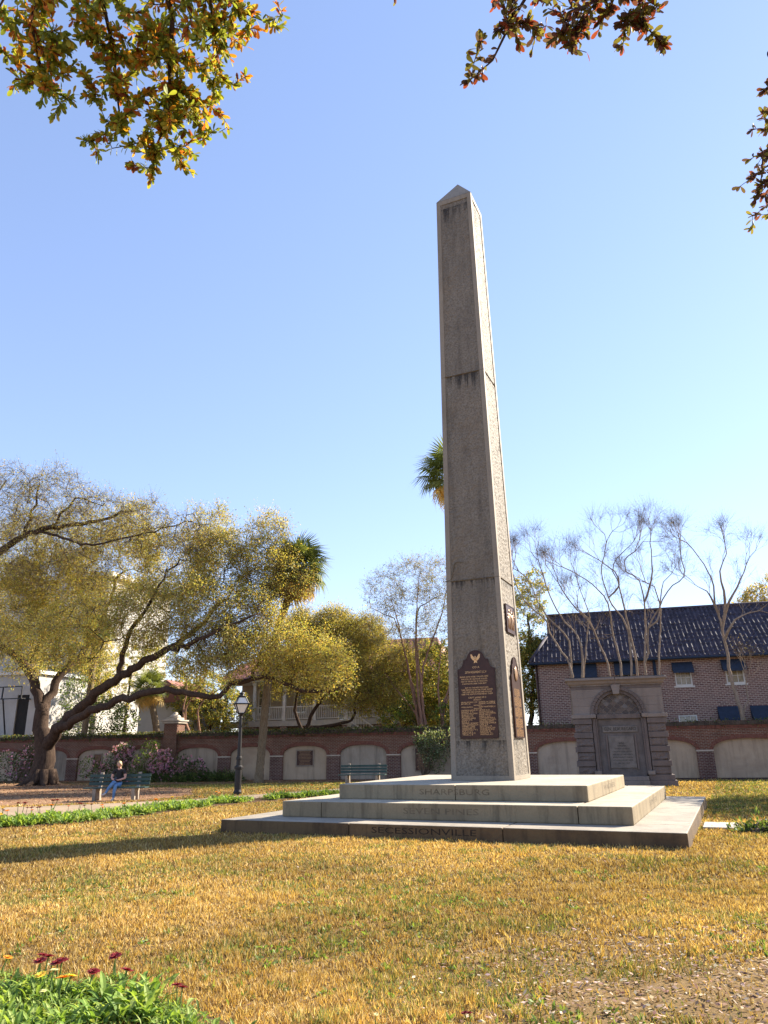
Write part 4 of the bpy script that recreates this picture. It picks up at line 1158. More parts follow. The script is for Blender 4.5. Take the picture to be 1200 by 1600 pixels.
# root flare
mb = MB()
for a in range(9):
    an = a * 2 * math.pi / 9 + random.uniform(-.2, .2); d = Vector((math.cos(an), math.sin(an), 0)); L_ = random.uniform(.9, 1.5)
    mb.tube([d * .38 + Vector((0, 0, .75)), d * .62 + Vector((0, 0, .22)), d * L_ * .8 + Vector((0, 0, .03)), d * (L_ * .8 + .5) + Vector((0, 0, -.08))], [.26, .22, .12, .04], 8)
mb.build('root_flare', M['bark_oak'], oak, smooth=True)
# second oak, trunk beyond the left edge
b2 = wuv(-31.5, -8.5)
T2 = -8.5
chains = [([b2, wp(-150, 1100, T2), wp(-145, 980, T2), wp(-120, 920, T2)], .6, .4), ([wp(-120, 925, T2), wp(-60, 885, T2), wp(0, 862, T2), (wp(35, 838, T2)), wp(80, 825, T2), wp(140, 815, T2 + .5), wp(200, 800, T2 + 1)], .3, .06),
          ([wp(35, 838, T2), wp(50, 800, T2), wp(60, 760, T2)], .12, .04), ([wp(-40, 875, T2), wp(-20, 800, T2 + 1), wp(10, 750, T2 + 1.5)], .14, .04), ([wp(80, 825, T2), wp(120, 780, T2 - .5), wp(160, 790, T2)], .08, .03), ([wp(60, 830, T2), wp(150, 850, T2 - 1), wp(230, 830, T2), wp(300, 815, T2)], .08, .03)]
circles = [pc(15, 785, T2, 62, 170), pc(80, 785, T2, 58, 150), pc(150, 815, T2, 50, 120), pc(225, 820, T2, 45, 90), pc(300, 835, T2, 38, 70), pc(-60, 830, T2, 70, 60), pc(60, 860, T2, 55, 110), pc(130, 880, T2, 45, 60)]
make_tree('live_oak', 'thinly leaved twiggy oak crown entering from the left edge', 'tree', None, b2, chains, circles, T2, M['bark_oak'], GREYTW + OLIVE, (.08, .04), 26, 7, (.4, 1.1), .0065, .45, .12, dens=1.5, wob=.06, straight=True)
# yellow-green tree behind the wall in front of the porch
b3 = wuv(-4.2, 3.2)
chains = [([b3, wp(468, 1130, 3.2), wp(462, 1100, 3.2), wp(470, 1060, 3.2)], .16, .07), ([wp(478, 1140, 3.2), wp(490, 1110, 3.0), wp(515, 1080, 3), wp(550, 1040, 3)], .14, .05), ([wp(478, 1140, 3.2), wp(550, 1125, 3.2), wp(555, 1090, 3.2), wp(580, 1050, 3.4)], .12, .05)]
circles = [pc(450, 1010, 3.4, 36, 80), pc(520, 978, 3.6, 30, 80), pc(470, 980, 3.6, 26, 60), pc(570, 990, 3.6, 30, 70), pc(625, 1040, 3.2, 30, 60), pc(440, 1060, 3.0, 26, 50), pc(495, 1005, 3.2, 42, 110), pc(540, 1005, 3.4, 45, 120), pc(578, 1030, 3, 42, 110), pc(490, 1060, 2.6, 35, 80), pc(550, 1075, 2.4, 42, 110), pc(600, 1075, 3, 34, 80), pc(520, 1040, 2, 40, 80)]
make_tree('small_oak', 'dense yellow-green rounded tree above the wall left of the obelisk', 'tree', None, b3, chains, circles, 3.2, M['bark_oak'], GOLD, (.095, .05), 84, 7, (.3, .9), .009, .5, .12, dens=1.5, spread=.5)
# evergreen beyond wall left, and shrubs rising over the coping
def shrub(name, label, cat, base, circs, pal, group=None, leaf=(.1, .05), leafmat='leaf', flowers=None, stem=M['bark_twig'], droop=0.0):
    t = tag(empty(name, base), label, cat, group); b = np.asarray(base, float)
    mb = MB(); Ps = []; Ns = []
    for (c_, r_, n_, fl) in circs:
        p = blob(c_, r_, n_, .45, fl); Ps.append(p); Ns.append(unit(p - c_))
        for k in range(4):
            e = np.asarray(c_) + rdir(1)[0] * r_ * .7; mid = (b + e) / 2 + rng.normal(size=3) * .1 * r_
            mb.tube([b - b + rng.normal(size=3) * .04 * np.array([1, 1, 0]), mid - b, e - b], [.03, .02, .006], 5)
    mb.build('stem', stem, t, smooth=True)
    P = np.concatenate(Ps); N = np.concatenate(Ns); n = len(P)
    P = np.array([c0 + 0 for c0 in P])
    N0 = np.array([mnoise.noise(Vector(p * 3.1)) for p in P]); P = P + N * (N0[:, None] * .28) + rng.normal(size=P.shape) * .05
    P[:, 2] = np.maximum(P[:, 2], .03)
    sz = rng.uniform(.7, 1.3, n)
    tone = np.array([.8 + .45 * mnoise.noise(Vector(p * 2.2)) for p in P])
    me = np_mesh('foliage', leaf_quads(P - b, leaf[0] * sz, leaf[1] * sz, N * .8 + np.array([0, 0, .3]), droop), 4, M[leafmat], palette(pal, n) * tone[:, None])
    o = link_mesh('foliage', me, t); o['kind'] = 'stuff'
    if flowers:
        fp, fcount, fs = flowers
        idx = rng.integers(0, n, fcount); mask = np.array([mnoise.noise(Vector(P[i] * 1.4)) > -.05 for i in idx]); idx = idx[mask]
        F = np.repeat(P[idx] + N[idx] * .05, 5, 0)
        me = np_mesh('blossom', leaf_quads(F - b, fs, fs * .7, np.repeat(N[idx], 5, 0)), 4, M['petal'], palette(fp, len(F), .2))
        o = link_mesh('blossom', me, t); o['kind'] = 'stuff'
    return t
GREEN = [(.10, .16, .04), (.14, .20, .05), (.07, .12, .035), (.19, .23, .07)]
DKGREEN = [(.05, .085, .025), (.075, .11, .035), (.1, .13, .05)]
SILVER = [(.22, .26, .15), (.13, .17, .08), (.32, .35, .23), (.09, .12, .05)]
LIME = [(.22, .30, .06), (.30, .36, .08), (.16, .24, .05)]
shrub('evergreen_shrub', 'glossy green evergreen bush over the wall beside the oak trunk', 'shrub', wuv(-20.6, 1.6), [pc(125, 1085, 1.6, 30, 1500), pc(165, 1120, 1.6, 30, 1700), pc(115, 1130, 1.5, 22, 800), pc(195, 1125, 1.6, 20, 700)], SILVER + GREEN, leaf=(.16, .08))
shrub('garden_shrub', 'bright green bush at the foot of the crape myrtles over the wall', 'shrub', wuv(2.6, 2.4), [pc(640, 1105, 2.6, 20, 700), pc(695, 1115, 2.4, 16, 500), pc(610, 1120, 2.6, 16, 400)], LIME + GREEN, leaf=(.13, .07))
shrub('yaupon_shrub', 'silvery leaved shrub against the wall left of the obelisk', 'shrub', wuv(2.4, -.7), [pc(672, 1165, -.7, 22, 1500), pc(690, 1160, -.7, 22, 1200), pc(660, 1160, -.7, 13, 500), pc(680, 1190, -.7, 15, 600)], SILVER, leaf=(.10, .05))
PINK = [(.62, .33, .44), (.70, .45, .55), (.52, .26, .40)]
for i, (x, y, off, cs, pal, lb, fl) in enumerate((
        (25, 1222, -1.6, [(5, 1200, 24, 900), (40, 1192, 22, 800), (52, 1175, 14, 400)], DKGREEN, 'pink azalea bush at the left edge beside the oak trunk', 160),
        (150, 1218, -1.5, [(140, 1200, 16, 450), (155, 1207, 14, 400)], GREEN, 'small pink azalea right behind the left end of the occupied bench', 50),
        (190, 1217, -1.5, [(185, 1190, 20, 700), (197, 1175, 14, 400), (178, 1205, 16, 400)], DKGREEN + SILVER[:1], 'mauve azalea directly behind the seated person', 140),
        (228, 1216, -1.5, [(228, 1195, 20, 800), (235, 1172, 14, 450), (215, 1205, 14, 400)], LIME + GREEN, 'lime green azalea with a few blossoms below the gate pier', 60),
        (255, 1216, -1.6, [(252, 1192, 17, 600), (262, 1205, 14, 500)], GREEN, 'azalea covered in pink blossom right of the lime green bush', 260),
        (290, 1217, -1.5, [(283, 1200, 18, 600), (305, 1203, 16, 500)], DKGREEN, 'dull mauve azalea under the arch left of the lamp post', 110))):
    shrub('azalea_bush', lb, 'shrub', wp(x, y, off) * np.array([1, 1, 0]), [pc(a, b_, off, r, n) for a, b_, r, n in cs], pal, 'azaleas along the garden wall', (.11, .055), flowers=(PINK, int(fl * 1.7), .13))
for (x0_, x1_, y_, lb) in ((222, 300, 1222, 'low clipped green border left of the lamp post'), (300, 372, 1221, 'low green border running behind the lamp post')):
    a, b_ = gp(x0_, y_), gp(x1_, y_)
    shrub('border_hedge', lb, 'hedge', (a + b_) / 2, [((a + (b_ - a) * t) + np.array([0, 0, .16]), .42, 420, .7) for t in np.linspace(.05, .95, 9)], GREEN + DKGREEN, 'low hedges along the wall', (.16, .035))
shrub('low_plant', 'low leafy green plants in the grass at the right edge', 'plant', gp(1175, 1302), [(gp(1165, 1301) + np.array([0, 0, .05]), .2, 160, .5), (gp(1190, 1300) + np.array([0, 0, .07]), .24, 200, .5), (gp(1215, 1301) + np.array([0, 0, .06]), .24, 200, .5)], DKGREEN + GREEN, leaf=(.12, .04))
# crape myrtles behind the wall
def q(x, y): return 790 + x / 2.927, 780 + y / 2.927
def myrtle(base_uv, stems, circs, lb, off, barkm=M['bark_myrtle'], conv=q, pal=None, per=0, tw=5, dens=1.5, r=.105, leaf=(.05, .03), forks=5, tipr_=.0042):
    b = wuv(*base_uv); chains = []
    for i, s_ in enumerate(stems):
        pts = [wp(*conv(x, y), off + .25 * math.sin(i * 2.1 + k * .9)) for k, (x, y) in enumerate(s_)]
        if i == 0 or s_[0][1] > 780: pts = [b + rng.normal(size=3) * .06 * np.array([1, 1, 0])] + pts
        chains.append((pts, r * (1 if i == 0 or s_[0][1] > 780 else .6), .018))
    cs = []
    for (x, y, rr, n) in circs:
        c_ = wp(*conv(x, y), off); cs.append((c_, rr / (2.927 if conv is q else 1) / ppm(c_), n, 1.0))
    return make_tree('crape_myrtle', lb, 'tree', 'crape myrtles behind the garden wall', b, chains, cs, off, barkm, pal or GREYTW, leaf, per, min(tw, 3) if forks else tw, (.35, 1.05) if forks else (.25, .75), tipr_, .4, .1, dens=dens, wob=.02, twigcol=M['bark_twig'], droop=.1, forks=forks)
MO = 2.0
myrtle((10.2, MO), [[(305, 810), (255, 700), (200, 610), (190, 560), (120, 500), (60, 420), (30, 330)], [(300, 800), (290, 650), (240, 590), (200, 550), (150, 470), (110, 380), (60, 330)], [(350, 800), (340, 650), (300, 590), (270, 560), (220, 480), (180, 380), (150, 280)], [(355, 810), (375, 600), (385, 540), (360, 470), (330, 380)]],
       [(75, 300, 65, 60), (150, 300, 80, 90), (110, 410, 60, 50), (230, 400, 60, 40)], 'bare leafless crape myrtle leaning left over the memorial cornice', MO, per=2)
myrtle((12.3, MO), [[(475, 805), (420, 640), (380, 545), (330, 510), (270, 430), (240, 380)], [(530, 805), (490, 620), (470, 480), (420, 410), (340, 350), (260, 310)], [(420, 640), (380, 560), (330, 500)]],
       [(270, 300, 65, 55), (340, 240, 70, 80), (390, 150, 70, 80)], 'bare crape myrtle with two curved stems rising behind the memorial keystone', MO + .5, per=2)
myrtle((13.2, MO), [[(575, 805), (560, 600), (530, 540), (470, 450), (440, 330), (460, 200)], [(600, 800), (560, 570), (545, 500), (510, 370), (490, 300), (560, 220)], [(470, 450), (520, 400), (500, 330), (430, 280)]],
       [(440, 170, 80, 90), (540, 190, 70, 80), (400, 360, 55, 40), (520, 120, 50, 40)], 'bare crape myrtle with twin pale stems behind the right half of the memorial', MO, per=2)
myrtle((14.5, MO), [[(640, 800), (640, 600), (635, 470), (610, 370), (550, 330), (540, 280), (590, 240)], [(655, 740), (655, 590), (700, 500), (740, 420), (815, 350), (800, 250)], [(660, 600), (690, 560), (705, 500), (720, 380), (760, 340)], [(700, 800), (705, 600), (710, 510), (680, 400), (640, 380)], [(640, 480), (670, 330), (660, 200)]],
       [(640, 160, 80, 90), (720, 190, 80, 90), (790, 260, 50, 50), (600, 290, 45, 30), (680, 100, 50, 40)], 'bare crape myrtle fanning out above the right end of the memorial', MO + .3, per=2)
myrtle((19.2, 2.4), [[(1085, 1000), (1040, 850), (1000, 650), (985, 560), (960, 480), (940, 360), (890, 270), (830, 200)], [(985, 580), (1005, 520), (1020, 470), (1060, 400), (1100, 300)], [(1000, 640), (1050, 550), (1110, 520), (1160, 510)], [(1085, 1000), (1110, 920), (1100, 850)], [(975, 520), (920, 420), (880, 400)], [(1000, 500), (1000, 420), (980, 330), (1010, 250)]],
       [(890, 160, 60, 60), (960, 250, 75, 80), (1040, 240, 75, 70), (1100, 250, 45, 35), (880, 400, 45, 25), (950, 150, 40, 30)], 'lone pale crape myrtle before the brick house at right', 2.4, per=2, r=.14)
def ident(x, y): return x, y
MB_ = M['bark_red']
myrtle((2.2, 2.0), [[(655, 1125), (620, 1080), (600, 1050), (575, 1030)], [(655, 1120), (640, 1050), (625, 990), (610, 930)], [(657, 1120), (652, 1050), (650, 980), (655, 900)], [(660, 1120), (662, 1040), (690, 960), (700, 900)], [(625, 990), (600, 960), (580, 950)], [(650, 980), (670, 940), (690, 930)]],
       [(600, 925, 34, 110), (640, 905, 38, 130), (680, 900, 36, 120), (600, 975, 36, 100), (645, 960, 45, 130), (690, 960, 45, 110), (630, 1010, 35, 60)], 'twiggy crape myrtle with reddish stems just left of the obelisk', 2.0, MB_, ident, [(.24, .23, .08), (.30, .27, .10), (.26, .20, .12)], 26, 7, 1.0, .12, (.07, .04), None)
myrtle((4.0, 2.6), [[(690, 1125), (700, 1080), (712, 1040), (730, 980)], [(692, 1120), (720, 1060), (760, 1000)], [(690, 1120), (685, 1060), (690, 1000)]],
       [(720, 930, 40, 90), (760, 960, 40, 60), (700, 990, 30, 50)], 'second twiggy myrtle half hidden by the left edge of the obelisk', 2.6, MB_, ident, [(.24, .23, .08), (.30, .27, .10)], 24, 6, 1.0, .12, (.07, .04), None)
myrtle((-11.9, 2.0), [[(288, 1125), (288, 1100), (292, 1070), (285, 1040)], [(290, 1125), (300, 1090), (318, 1060), (325, 1020)], [(310, 1125), (318, 1095), (345, 1075), (365, 1060)]],
       [(285, 1030, 20, 30), (320, 1020, 22, 35), (350, 1050, 18, 20)], 'reddish myrtle stems beside the gate pier under the oak limb', 2.0, MB_, ident, OLIVE, 10, 4, 1.0, .1, (.08, .04), None)
# taller tree beyond brick house, and green mass between obelisk and brick house
b = wuv(27.0, 24.0)
make_tree('distant_tree', 'leafy treetop showing above the brick roof at the right edge', 'tree', None, b, [([b, wp(1215, 1000, 24), wp(1205, 950, 24)], .3, .1)], [pc(1180, 935, 24, 18, 60), pc(1210, 925, 24, 28, 100), pc(1240, 940, 24, 35, 80), pc(1160, 943, 24, 10, 20)], 24, M['bark_oak'], OLIVE, (.16, .09), 20, 4)
b = wuv(7.2, 7.5)
make_tree('garden_tree', 'yellow-green tree between the obelisk and the brick house', 'tree', None, b, [([b, wp(832, 1080, 7.5), wp(828, 1020, 7.5), wp(825, 960, 7.5)], .2, .06)], [pc(825, 950, 7.5, 28, 60), pc(815, 1010, 7.5, 26, 120), pc(838, 1030, 7.5, 24, 120), pc(825, 1075, 7.5, 28, 130), pc(850, 1100, 7.5, 24, 90), pc(845, 1010, 7.8, 18, 60), pc(835, 910, 8, 22, 30), pc(812, 920, 8, 20, 30)], 7.5, M['bark_oak'], GOLD + GREEN[:2], (.13, .07), 45, 4)
# green screen of trees behind the porch house gaps
for (u, v, zz, r, lb) in ((-29.5, 9.0, 7.5, 3.6, 'leafy tree screening the white house at the left edge'), (3.0, 6.0, 6.6, 2.2, 'tall leafy tree filling the gap between porch and obelisk'), (-14.6, 6.5, 5.0, 2.4, 'leafy tree above the wall beside the gate pier'), (-23.5, 9.5, 8.2, 4.2, 'leafy tree behind the big oak crown before the white house'), (3.4, 8.0, 4.2, 2.3, 'dark leafy tree behind the crape myrtle left of the obelisk'), (-0.4, 6.5, 4.6, 2.0, 'bushy tree at the right end of the porch')):
    b = wuv(u, v)
    make_tree('garden_tree', lb, 'tree', 'garden trees behind the wall', b, [([b, wuv(u, v, zz * .5), wuv(u + .2, v, zz)], .18, .06)], [(wuv(u, v, zz), r, 130, .9), (wuv(u + r * .6, v, zz - .8), r * .7, 80, .9), (wuv(u - r * .6, v, zz + .3), r * .7, 80, .9)], v, M['bark_oak'], GREEN + OLIVE + GOLD, (.13, .07), 64, 4)

b = np.array([13.5, 14.5, 0.0])
make_tree('live_oak', 'oak standing just beyond the right edge and shading the lawn there', 'tree', None, b, [([b, b + np.array([0, 0, 2.5]), b + np.array([-.6, -.3, 5])], .45, .25), ([b + np.array([0, 0, 2.5]), b + np.array([-2, -1, 4.6]), b + np.array([-3.6, -1.5, 5.8])], .2, .06)], [(b + np.array(c_), r_, 110, .7) for c_, r_ in (((-.6, 0, 6.5), 2.6), ((-2.6, -1.5, 6.2), 2.0), ((1.8, 1, 6.5), 2.6), ((-1, 2, 7.0), 2.2), ((-1.8, -3.2, 5.8), 2.0))], 0, M['bark_oak'], OLIVE, (.16, .09), 26, 4)
# ------------------------------------------------------------------ cabbage palms
FROND = []
def frond_mesh(seed, dead=False):
    r_ = random.Random(seed); V = []; F = []; Cc = []
    mb = MB(); pet = .75
    ptsx = [(0, 0, 0), (pet * .5, 0, .05), (pet, 0, .02)]
    mb.col = (.25, .26, .08) if not dead else (.34, .22, .09)
    mb.tube(ptsx, [.022, .016, .012], 4)
    n = 30
    for i in range(n):
        a = math.radians(-125 + 250 * i / (n - 1)); L_ = (.95 - .3 * abs(a) / 2.2) * r_.uniform(.88, 1.08)
        base = Vector((pet, 0, .02)); dr = Vector((math.cos(a), math.sin(a), .15 * math.cos(a))); sd = Vector((-math.sin(a), math.cos(a), 0)) * .030
        droop = r_.uniform(.18, .5) * (1.6 if dead else 1)
        p0, p1, p2 = base + dr * .1, base + dr * L_ * .6 + Vector((0, 0, -.04)), base + dr * L_ + Vector((0, 0, -droop))
        g = r_.uniform(.75, 1.25)
        c = (.13 * g, .155 * g, .045 * g) if not dead else (.58 * g, .40 * g, .13 * g)
        mb.col = c
        mb.add([p0 - sd * .3, p0 + sd * .3, p1 + sd, p1 - sd, p2], [(0, 1, 2, 3), (3, 2, 4)])
    me = mb.mesh('frond', M['leaf'])
    return me
FROND = [frond_mesh(i) for i in range(3)]; DEADF = [frond_mesh(9, True), frond_mesh(11, True)]
def palm(base, trunk_pts, r, label, nf=34, nd_=8, size=1.25, seed=1, tr=.17):
    t = tag(empty('cabbage_palm', base), label, 'palm', 'cabbage palms'); b = np.asarray(base, float)
    C = catmull([np.asarray(p, float) - b for p in trunk_pts], .12)
    mb = MB(); rad = [tr * (1.25 - .25 * min(1, i / 6)) * (1 + .05 * math.sin(i * 2.4)) for i in range(len(C))]
    mb.tube(C, rad, 10); mb.build('trunk', M['bark_palm'], t, smooth=True)
    top = Vector(C[-1]); rr = random.Random(seed)
    mb = MB()
    for k in range(26):
        a = k * 2.4; z = -.9 + .95 * k / 26; d = Vector((math.cos(a), math.sin(a), 0)); p = top + Vector((0, 0, z))
        mb.bar(p + d * tr * .6, p + d * (tr + .2) + Vector((0, 0, .28)), .05, .03)
    mb.build('leaf_boot', M['bark_palm'], t)
    for k in range(nf + nd_):
        dead = k >= nf
        az = k * 2.39996 + rr.uniform(-.2, .2)
        el = (math.radians(75) - math.radians(115) * ((k + .5) / nf)) if not dead else math.radians(rr.uniform(-70, -38))
        o = link_mesh('dry_frond' if dead else 'frond', rr.choice(DEADF if dead else FROND), t)
        o.location = top + Vector((0, 0, -.05))
        o.rotation_euler = (rr.uniform(-.3, .3), -el, az)
        s_ = size * rr.uniform(.85, 1.1); o.scale = (s_, s_, s_)
    return t
b = gp(404, 1224); PF = float(np.dot(b - W0, WN))
palm(b, [b, wp(408, 1180, PF), wp(413, 1120, PF), wp(419, 1065, PF), wp(430, 1000, PF), wp(442, 960, PF), wp(466, 888, PF)], 1, 'tall palm with ringed trunk standing before the wall beside the lamp', 40, 18, 1.3, 3, .22)
b = wuv(4.2, 6.0); tp = wp(705, 742, 6.0); b = np.array([tp[0], tp[1], 0.0]) + WU * .6
palm(b, [b, b + np.array([-.1, 0, 5]), (b + tp) / 2 + np.array([-.2, 0, 3]), tp], 1, 'tall palm hidden behind the obelisk with fronds showing on its left', 38, 5, 1.75, 5, .2)
b = wuv(-16.4, 3.0); palm(b, [b, b + np.array([0, 0, 2.5]), wp(233, 1075, 3.0)], 1, 'short palm with pale green fronds left of the gate pier', 26, 8, .95, 8, .22)
b = gp(117, 1220); PF2 = float(np.dot(b - W0, WN))
palm(b, [b, wp(128, 1165, PF2), wp(137, 1110, PF2), wp(143, 1060, PF2), wp(152, 985, PF2)], 1, 'slender leaning palm trunk rising through the oak limbs', 22, 4, .9, 12, .2)

# ivy and moss on the coping
n = 16000
u = rng.uniform(-38, 29, n); keep = rng.random(n) < np.where(u < 5, .95, .16) * np.array([.45 + .8 * (mnoise.noise((x * .5, 1, 2)) + .3) for x in u]); u = u[keep]; n = len(u)
a = rng.random(n); v = np.where(a < .45, -.14 - .03 * rng.random(n), -.12 + .6 * rng.random(n)); z = np.where(a < .45, ZW + .36 - .33 * rng.random(n) ** 2, ZW + .40 + .07 * rng.random(n))
P = W0 + u[:, None] * WU + v[:, None] * WN + z[:, None] * np.array([0, 0, 1])
me = np_mesh('ivy', leaf_quads(P, .10 * rng.uniform(.6, 1.3, n), .07, np.tile(np.array([[0, -.3, .3]]), (n, 1)), .2), 4, M['leaf'], palette(DKGREEN + [(.13, .11, .04), (.17, .15, .05)], n))
tag(link_mesh('ivy', me), 'dark ivy and moss trailing over the coping of the wall', None, None, 'stuff')
# ------------------------------------------------------------------ lamp post
lb_ = gp(371, 1242)
lamp = tag(empty('lamp_post', lb_, math.radians(24 + 20)), 'black iron lamp post with white glass lantern left of the monument', 'lamp post')
m_ = MB(); m_.lathe([(.16, 0), (.16, .12), (.145, .16), (.135, .2), (.135, .95), (.175, .98), (.175, 1.05), (.12, 1.1)], 16); m_.build('base', M['black'], lamp, smooth=False)
m_ = MB(); m_.lathe([(.105, 1.1), (.1, 1.3), (.125, 1.32), (.125, 1.4), (.085, 1.44), (.06, 2.9), (.07, 2.92), (.055, 2.98), (.10, 3.1)], 14); m_.build('shaft', M['black'], lamp)
m_ = MB(); m_.bar((-.28, 0, 2.72), (.28, 0, 2.72), .03); m_.build('ladder_bar', M['black'], lamp)
def ring4(r, z): return [Vector((r * math.cos(math.pi / 4 + k * math.pi / 2), r * math.sin(math.pi / 4 + k * math.pi / 2), z)) for k in range(4)]
R0, R1, R2 = ring4(.16, 3.1), ring4(.37, 3.47), ring4(.19, 3.74)
fr = MB()
for A_, B_ in ((R0, R1), (R1, R2)):
    for k in range(4): fr.bar(A_[k], B_[k], .03)
for A_, w in ((R0, .035), (R1, .045), (R2, .035)):
    for k in range(4): fr.bar(A_[k], A_[(k + 1) % 4], w)
lan = fr.build('lantern_frame', M['black'], lamp)
for A_, B_, nm in ((R0, R1, 'glass_pane'), (R1, R2, 'roof_pane')):
    for k in range(4):
        k2 = (k + 1) % 4; c_ = (A_[k] + A_[k2] + B_[k] + B_[k2]) / 4; nrm = Vector((c_.x, c_.y, 0)).normalized() * .008
        Q = [A_[k], A_[k2], B_[k2], B_[k]]
        m_ = MB(); m_.add([v - nrm for v in Q] + [v - nrm * 2 for v in Q], [(0, 1, 2, 3), (7, 6, 5, 4), (0, 4, 5, 1), (2, 6, 7, 3)]); m_.build(nm, M['milkglass'], lamp)
m_ = MB(); m_.lathe([(.14, 3.74), (.17, 3.77), (.1, 3.8), (.08, 3.86), (.12, 3.88), (.1, 3.92), (.03, 3.94), (.025, 4.0), (.002, 4.04)], 12); m_.build('finial', M['black'], lamp)

# ------------------------------------------------------------------ benches
def bench(loc, rz, length, label):
    t = tag(empty('park_bench', loc, rz), label, 'bench', 'slatted park benches'); L_ = length / 2
    for i in range(5): m_ = MB(); y = -.38 + i * .1; m_.box(-L_, L_, y, y + .085, .42, .46); m_.build('seat_slat', M['benchwood'], t, bevel=.006)
    for i in range(3):
        m_ = MB(); z = .52 + i * .135; y = .15 + i * .035
        m_.box(-L_, L_, y, y + .035, z, z + .105); m_.build('back_slat', M['benchwood'], t, bevel=.006)
    for sx in (-1, 1):
        x = sx * (L_ - .42); m_ = MB()
        m_.prism([(-.36, 0), (-.22, 0), (-.24, .3), (.02, .3), (.08, 0), (.24, 0), (.2, .42), (.24, .6), (.32, .96), (.25, .96), (.16, .5), (.1, .417), (-.38, .417), (-.38, .33)], -.06, .06)
        o = m_.build('support', M['concrete'], t, bevel=.01); o.location = (x, 0, 0); o.rotation_euler = (0, 0, math.pi / 2)
        for ch in [o]: pass
        o.scale = (1, 1, 1)
    return t
BR = math.radians(24.4)
bl = gp(177, 1251.5); fwd = np.array([-math.sin(BR), math.cos(BR), 0])
bench1 = bench(bl + fwd * .3, BR, 2.25, 'dark slatted park bench with a person sitting on it')
b2l = gp(567, 1225.5); bench(b2l + fwd * .2, math.radians(14), 2.35, 'empty slatted park bench by the arched wall left of the obelisk')

# ------------------------------------------------------------------ seated person
def skin_body(J, E_, root):
    me = bpy.data.meshes.new('skel'); me.from_pydata([v[:3] for v in J], E_, []); ob = bpy.data.objects.new('skel', me); COL.objects.link(ob)
    md = ob.modifiers.new('s', 'SKIN'); md.use_smooth_shade = True; md.branch_smoothing = .6
    for i, v in enumerate(J):
        r = v[3]; sv = me.skin_vertices[0].data[i]; sv.radius = (r[0], r[1]) if hasattr(r, '__len__') else (r, r); sv.use_root = (i == root)
    sb = ob.modifiers.new('b', 'SUBSURF'); sb.levels = sb.render_levels = 2
    dg = bpy.context.evaluated_depsgraph_get(); dg.update()
    out = bpy.data.meshes.new_from_object(ob.evaluated_get(dg))
    bpy.data.objects.remove(ob)
    return out
J = []; E_ = []; mat_e = []
def jn(x, y, z, r, par=None, mat=0):
    J.append((x, y, z, r)); i = len(J) - 1
    if par is not None: E_.append((par, i)); mat_e.append(mat)
    return i
pel = jn(0, .04, .54, (.155, .12)); wai = jn(0, .07, .70, (.13, .1), pel, 1); che = jn(0, .08, .92, (.155, .105), wai, 1); upc = jn(0, .06, 1.04, (.12, .085), che, 1); nek = jn(0, .03, 1.12, .05, upc, 0); hd0 = jn(0, .0, 1.2, .055, nek, 0)
for sx in (-1, 1):
    sh = jn(sx * .17, .07, 1.02, .065, upc, 1); ma = jn(sx * .225, .05, .90, .055, sh, 1); el = jn(sx * .245, .02, .76, .043, ma, 0); wr = jn(sx * .07, -.19, .70, .03, el, 0)
    pa = jn(sx * .045, -.25, .705, (.035, .022), wr, 0)
    for k in range(4): f1 = jn(sx * .03 - sx * .0 + (k - 1.5) * .017, -.285 - .005 * (k % 2), .712, .0095, pa, 0); jn(sx * .02 + (k - 1.5) * .016, -.315 + .006 * abs(k - 1.5), .73, .0085, f1, 0)
    t1 = jn(sx * .01, -.255, .735, .010, pa, 0); jn(sx * .0 + sx * .004, -.28, .755, .009, t1, 0)
# supporting leg (photo right) and crossed leg
h1 = jn(.1, .0, .53, .10, pel, 2); k1 = jn(.07, -.42, .535, .07, h1, 2); c1 = jn(.05, -.45, .32, .062, k1, 2); a1 = jn(.04, -.43, .10, .042, c1, 2); f1 = jn(.04, -.52, .05, .042, a1, 3); jn(.035, -.62, .035, .03, f1, 3)
h2 = jn(-.1, .0, .54, .10, pel, 2); k2 = jn(.0, -.42, .645, .07, h2, 2); c2 = jn(-.12, -.5, .47, .06, k2, 2); a2 = jn(-.23, -.53, .27, .04, c2, 2); f2 = jn(-.28, -.6, .22, .04, a2, 3); jn(-.32, -.68, .24, .03, f2, 3)
bme = skin_body(J, E_, pel)
for k in ('skin', 'tshirt', 'jeans', 'shoe'): bme.materials.append(M[k])
JP = np.array([j[:3] for j in J])
ctr = np.array([p.center[:] for p in bme.polygons])
best = np.full(len(ctr), 1e9); mi = np.zeros(len(ctr), int)
for (a, b_), m__ in zip(E_, mat_e):
    A_, B_ = JP[a], JP[b_]; d = B_ - A_; t_ = np.clip(((ctr - A_) @ d) / (d @ d), 0, 1); ds = np.linalg.norm(ctr - A_ - t_[:, None] * d, axis=1)
    up_ = ds < best; best[up_] = ds[up_]; mi[up_] = m__
mi[(ctr[:, 2] < .62) & (mi == 1)] = 2
bme.polygons.foreach_set('material_index', mi.astype(np.int32)); bme.polygons.foreach_set('use_smooth', [True] * len(ctr))
person = tag(empty('person', bl + fwd * .3, BR), 'seated person in black t-shirt and blue jeans with crossed legs', 'person')
link_mesh('body', bme, person)
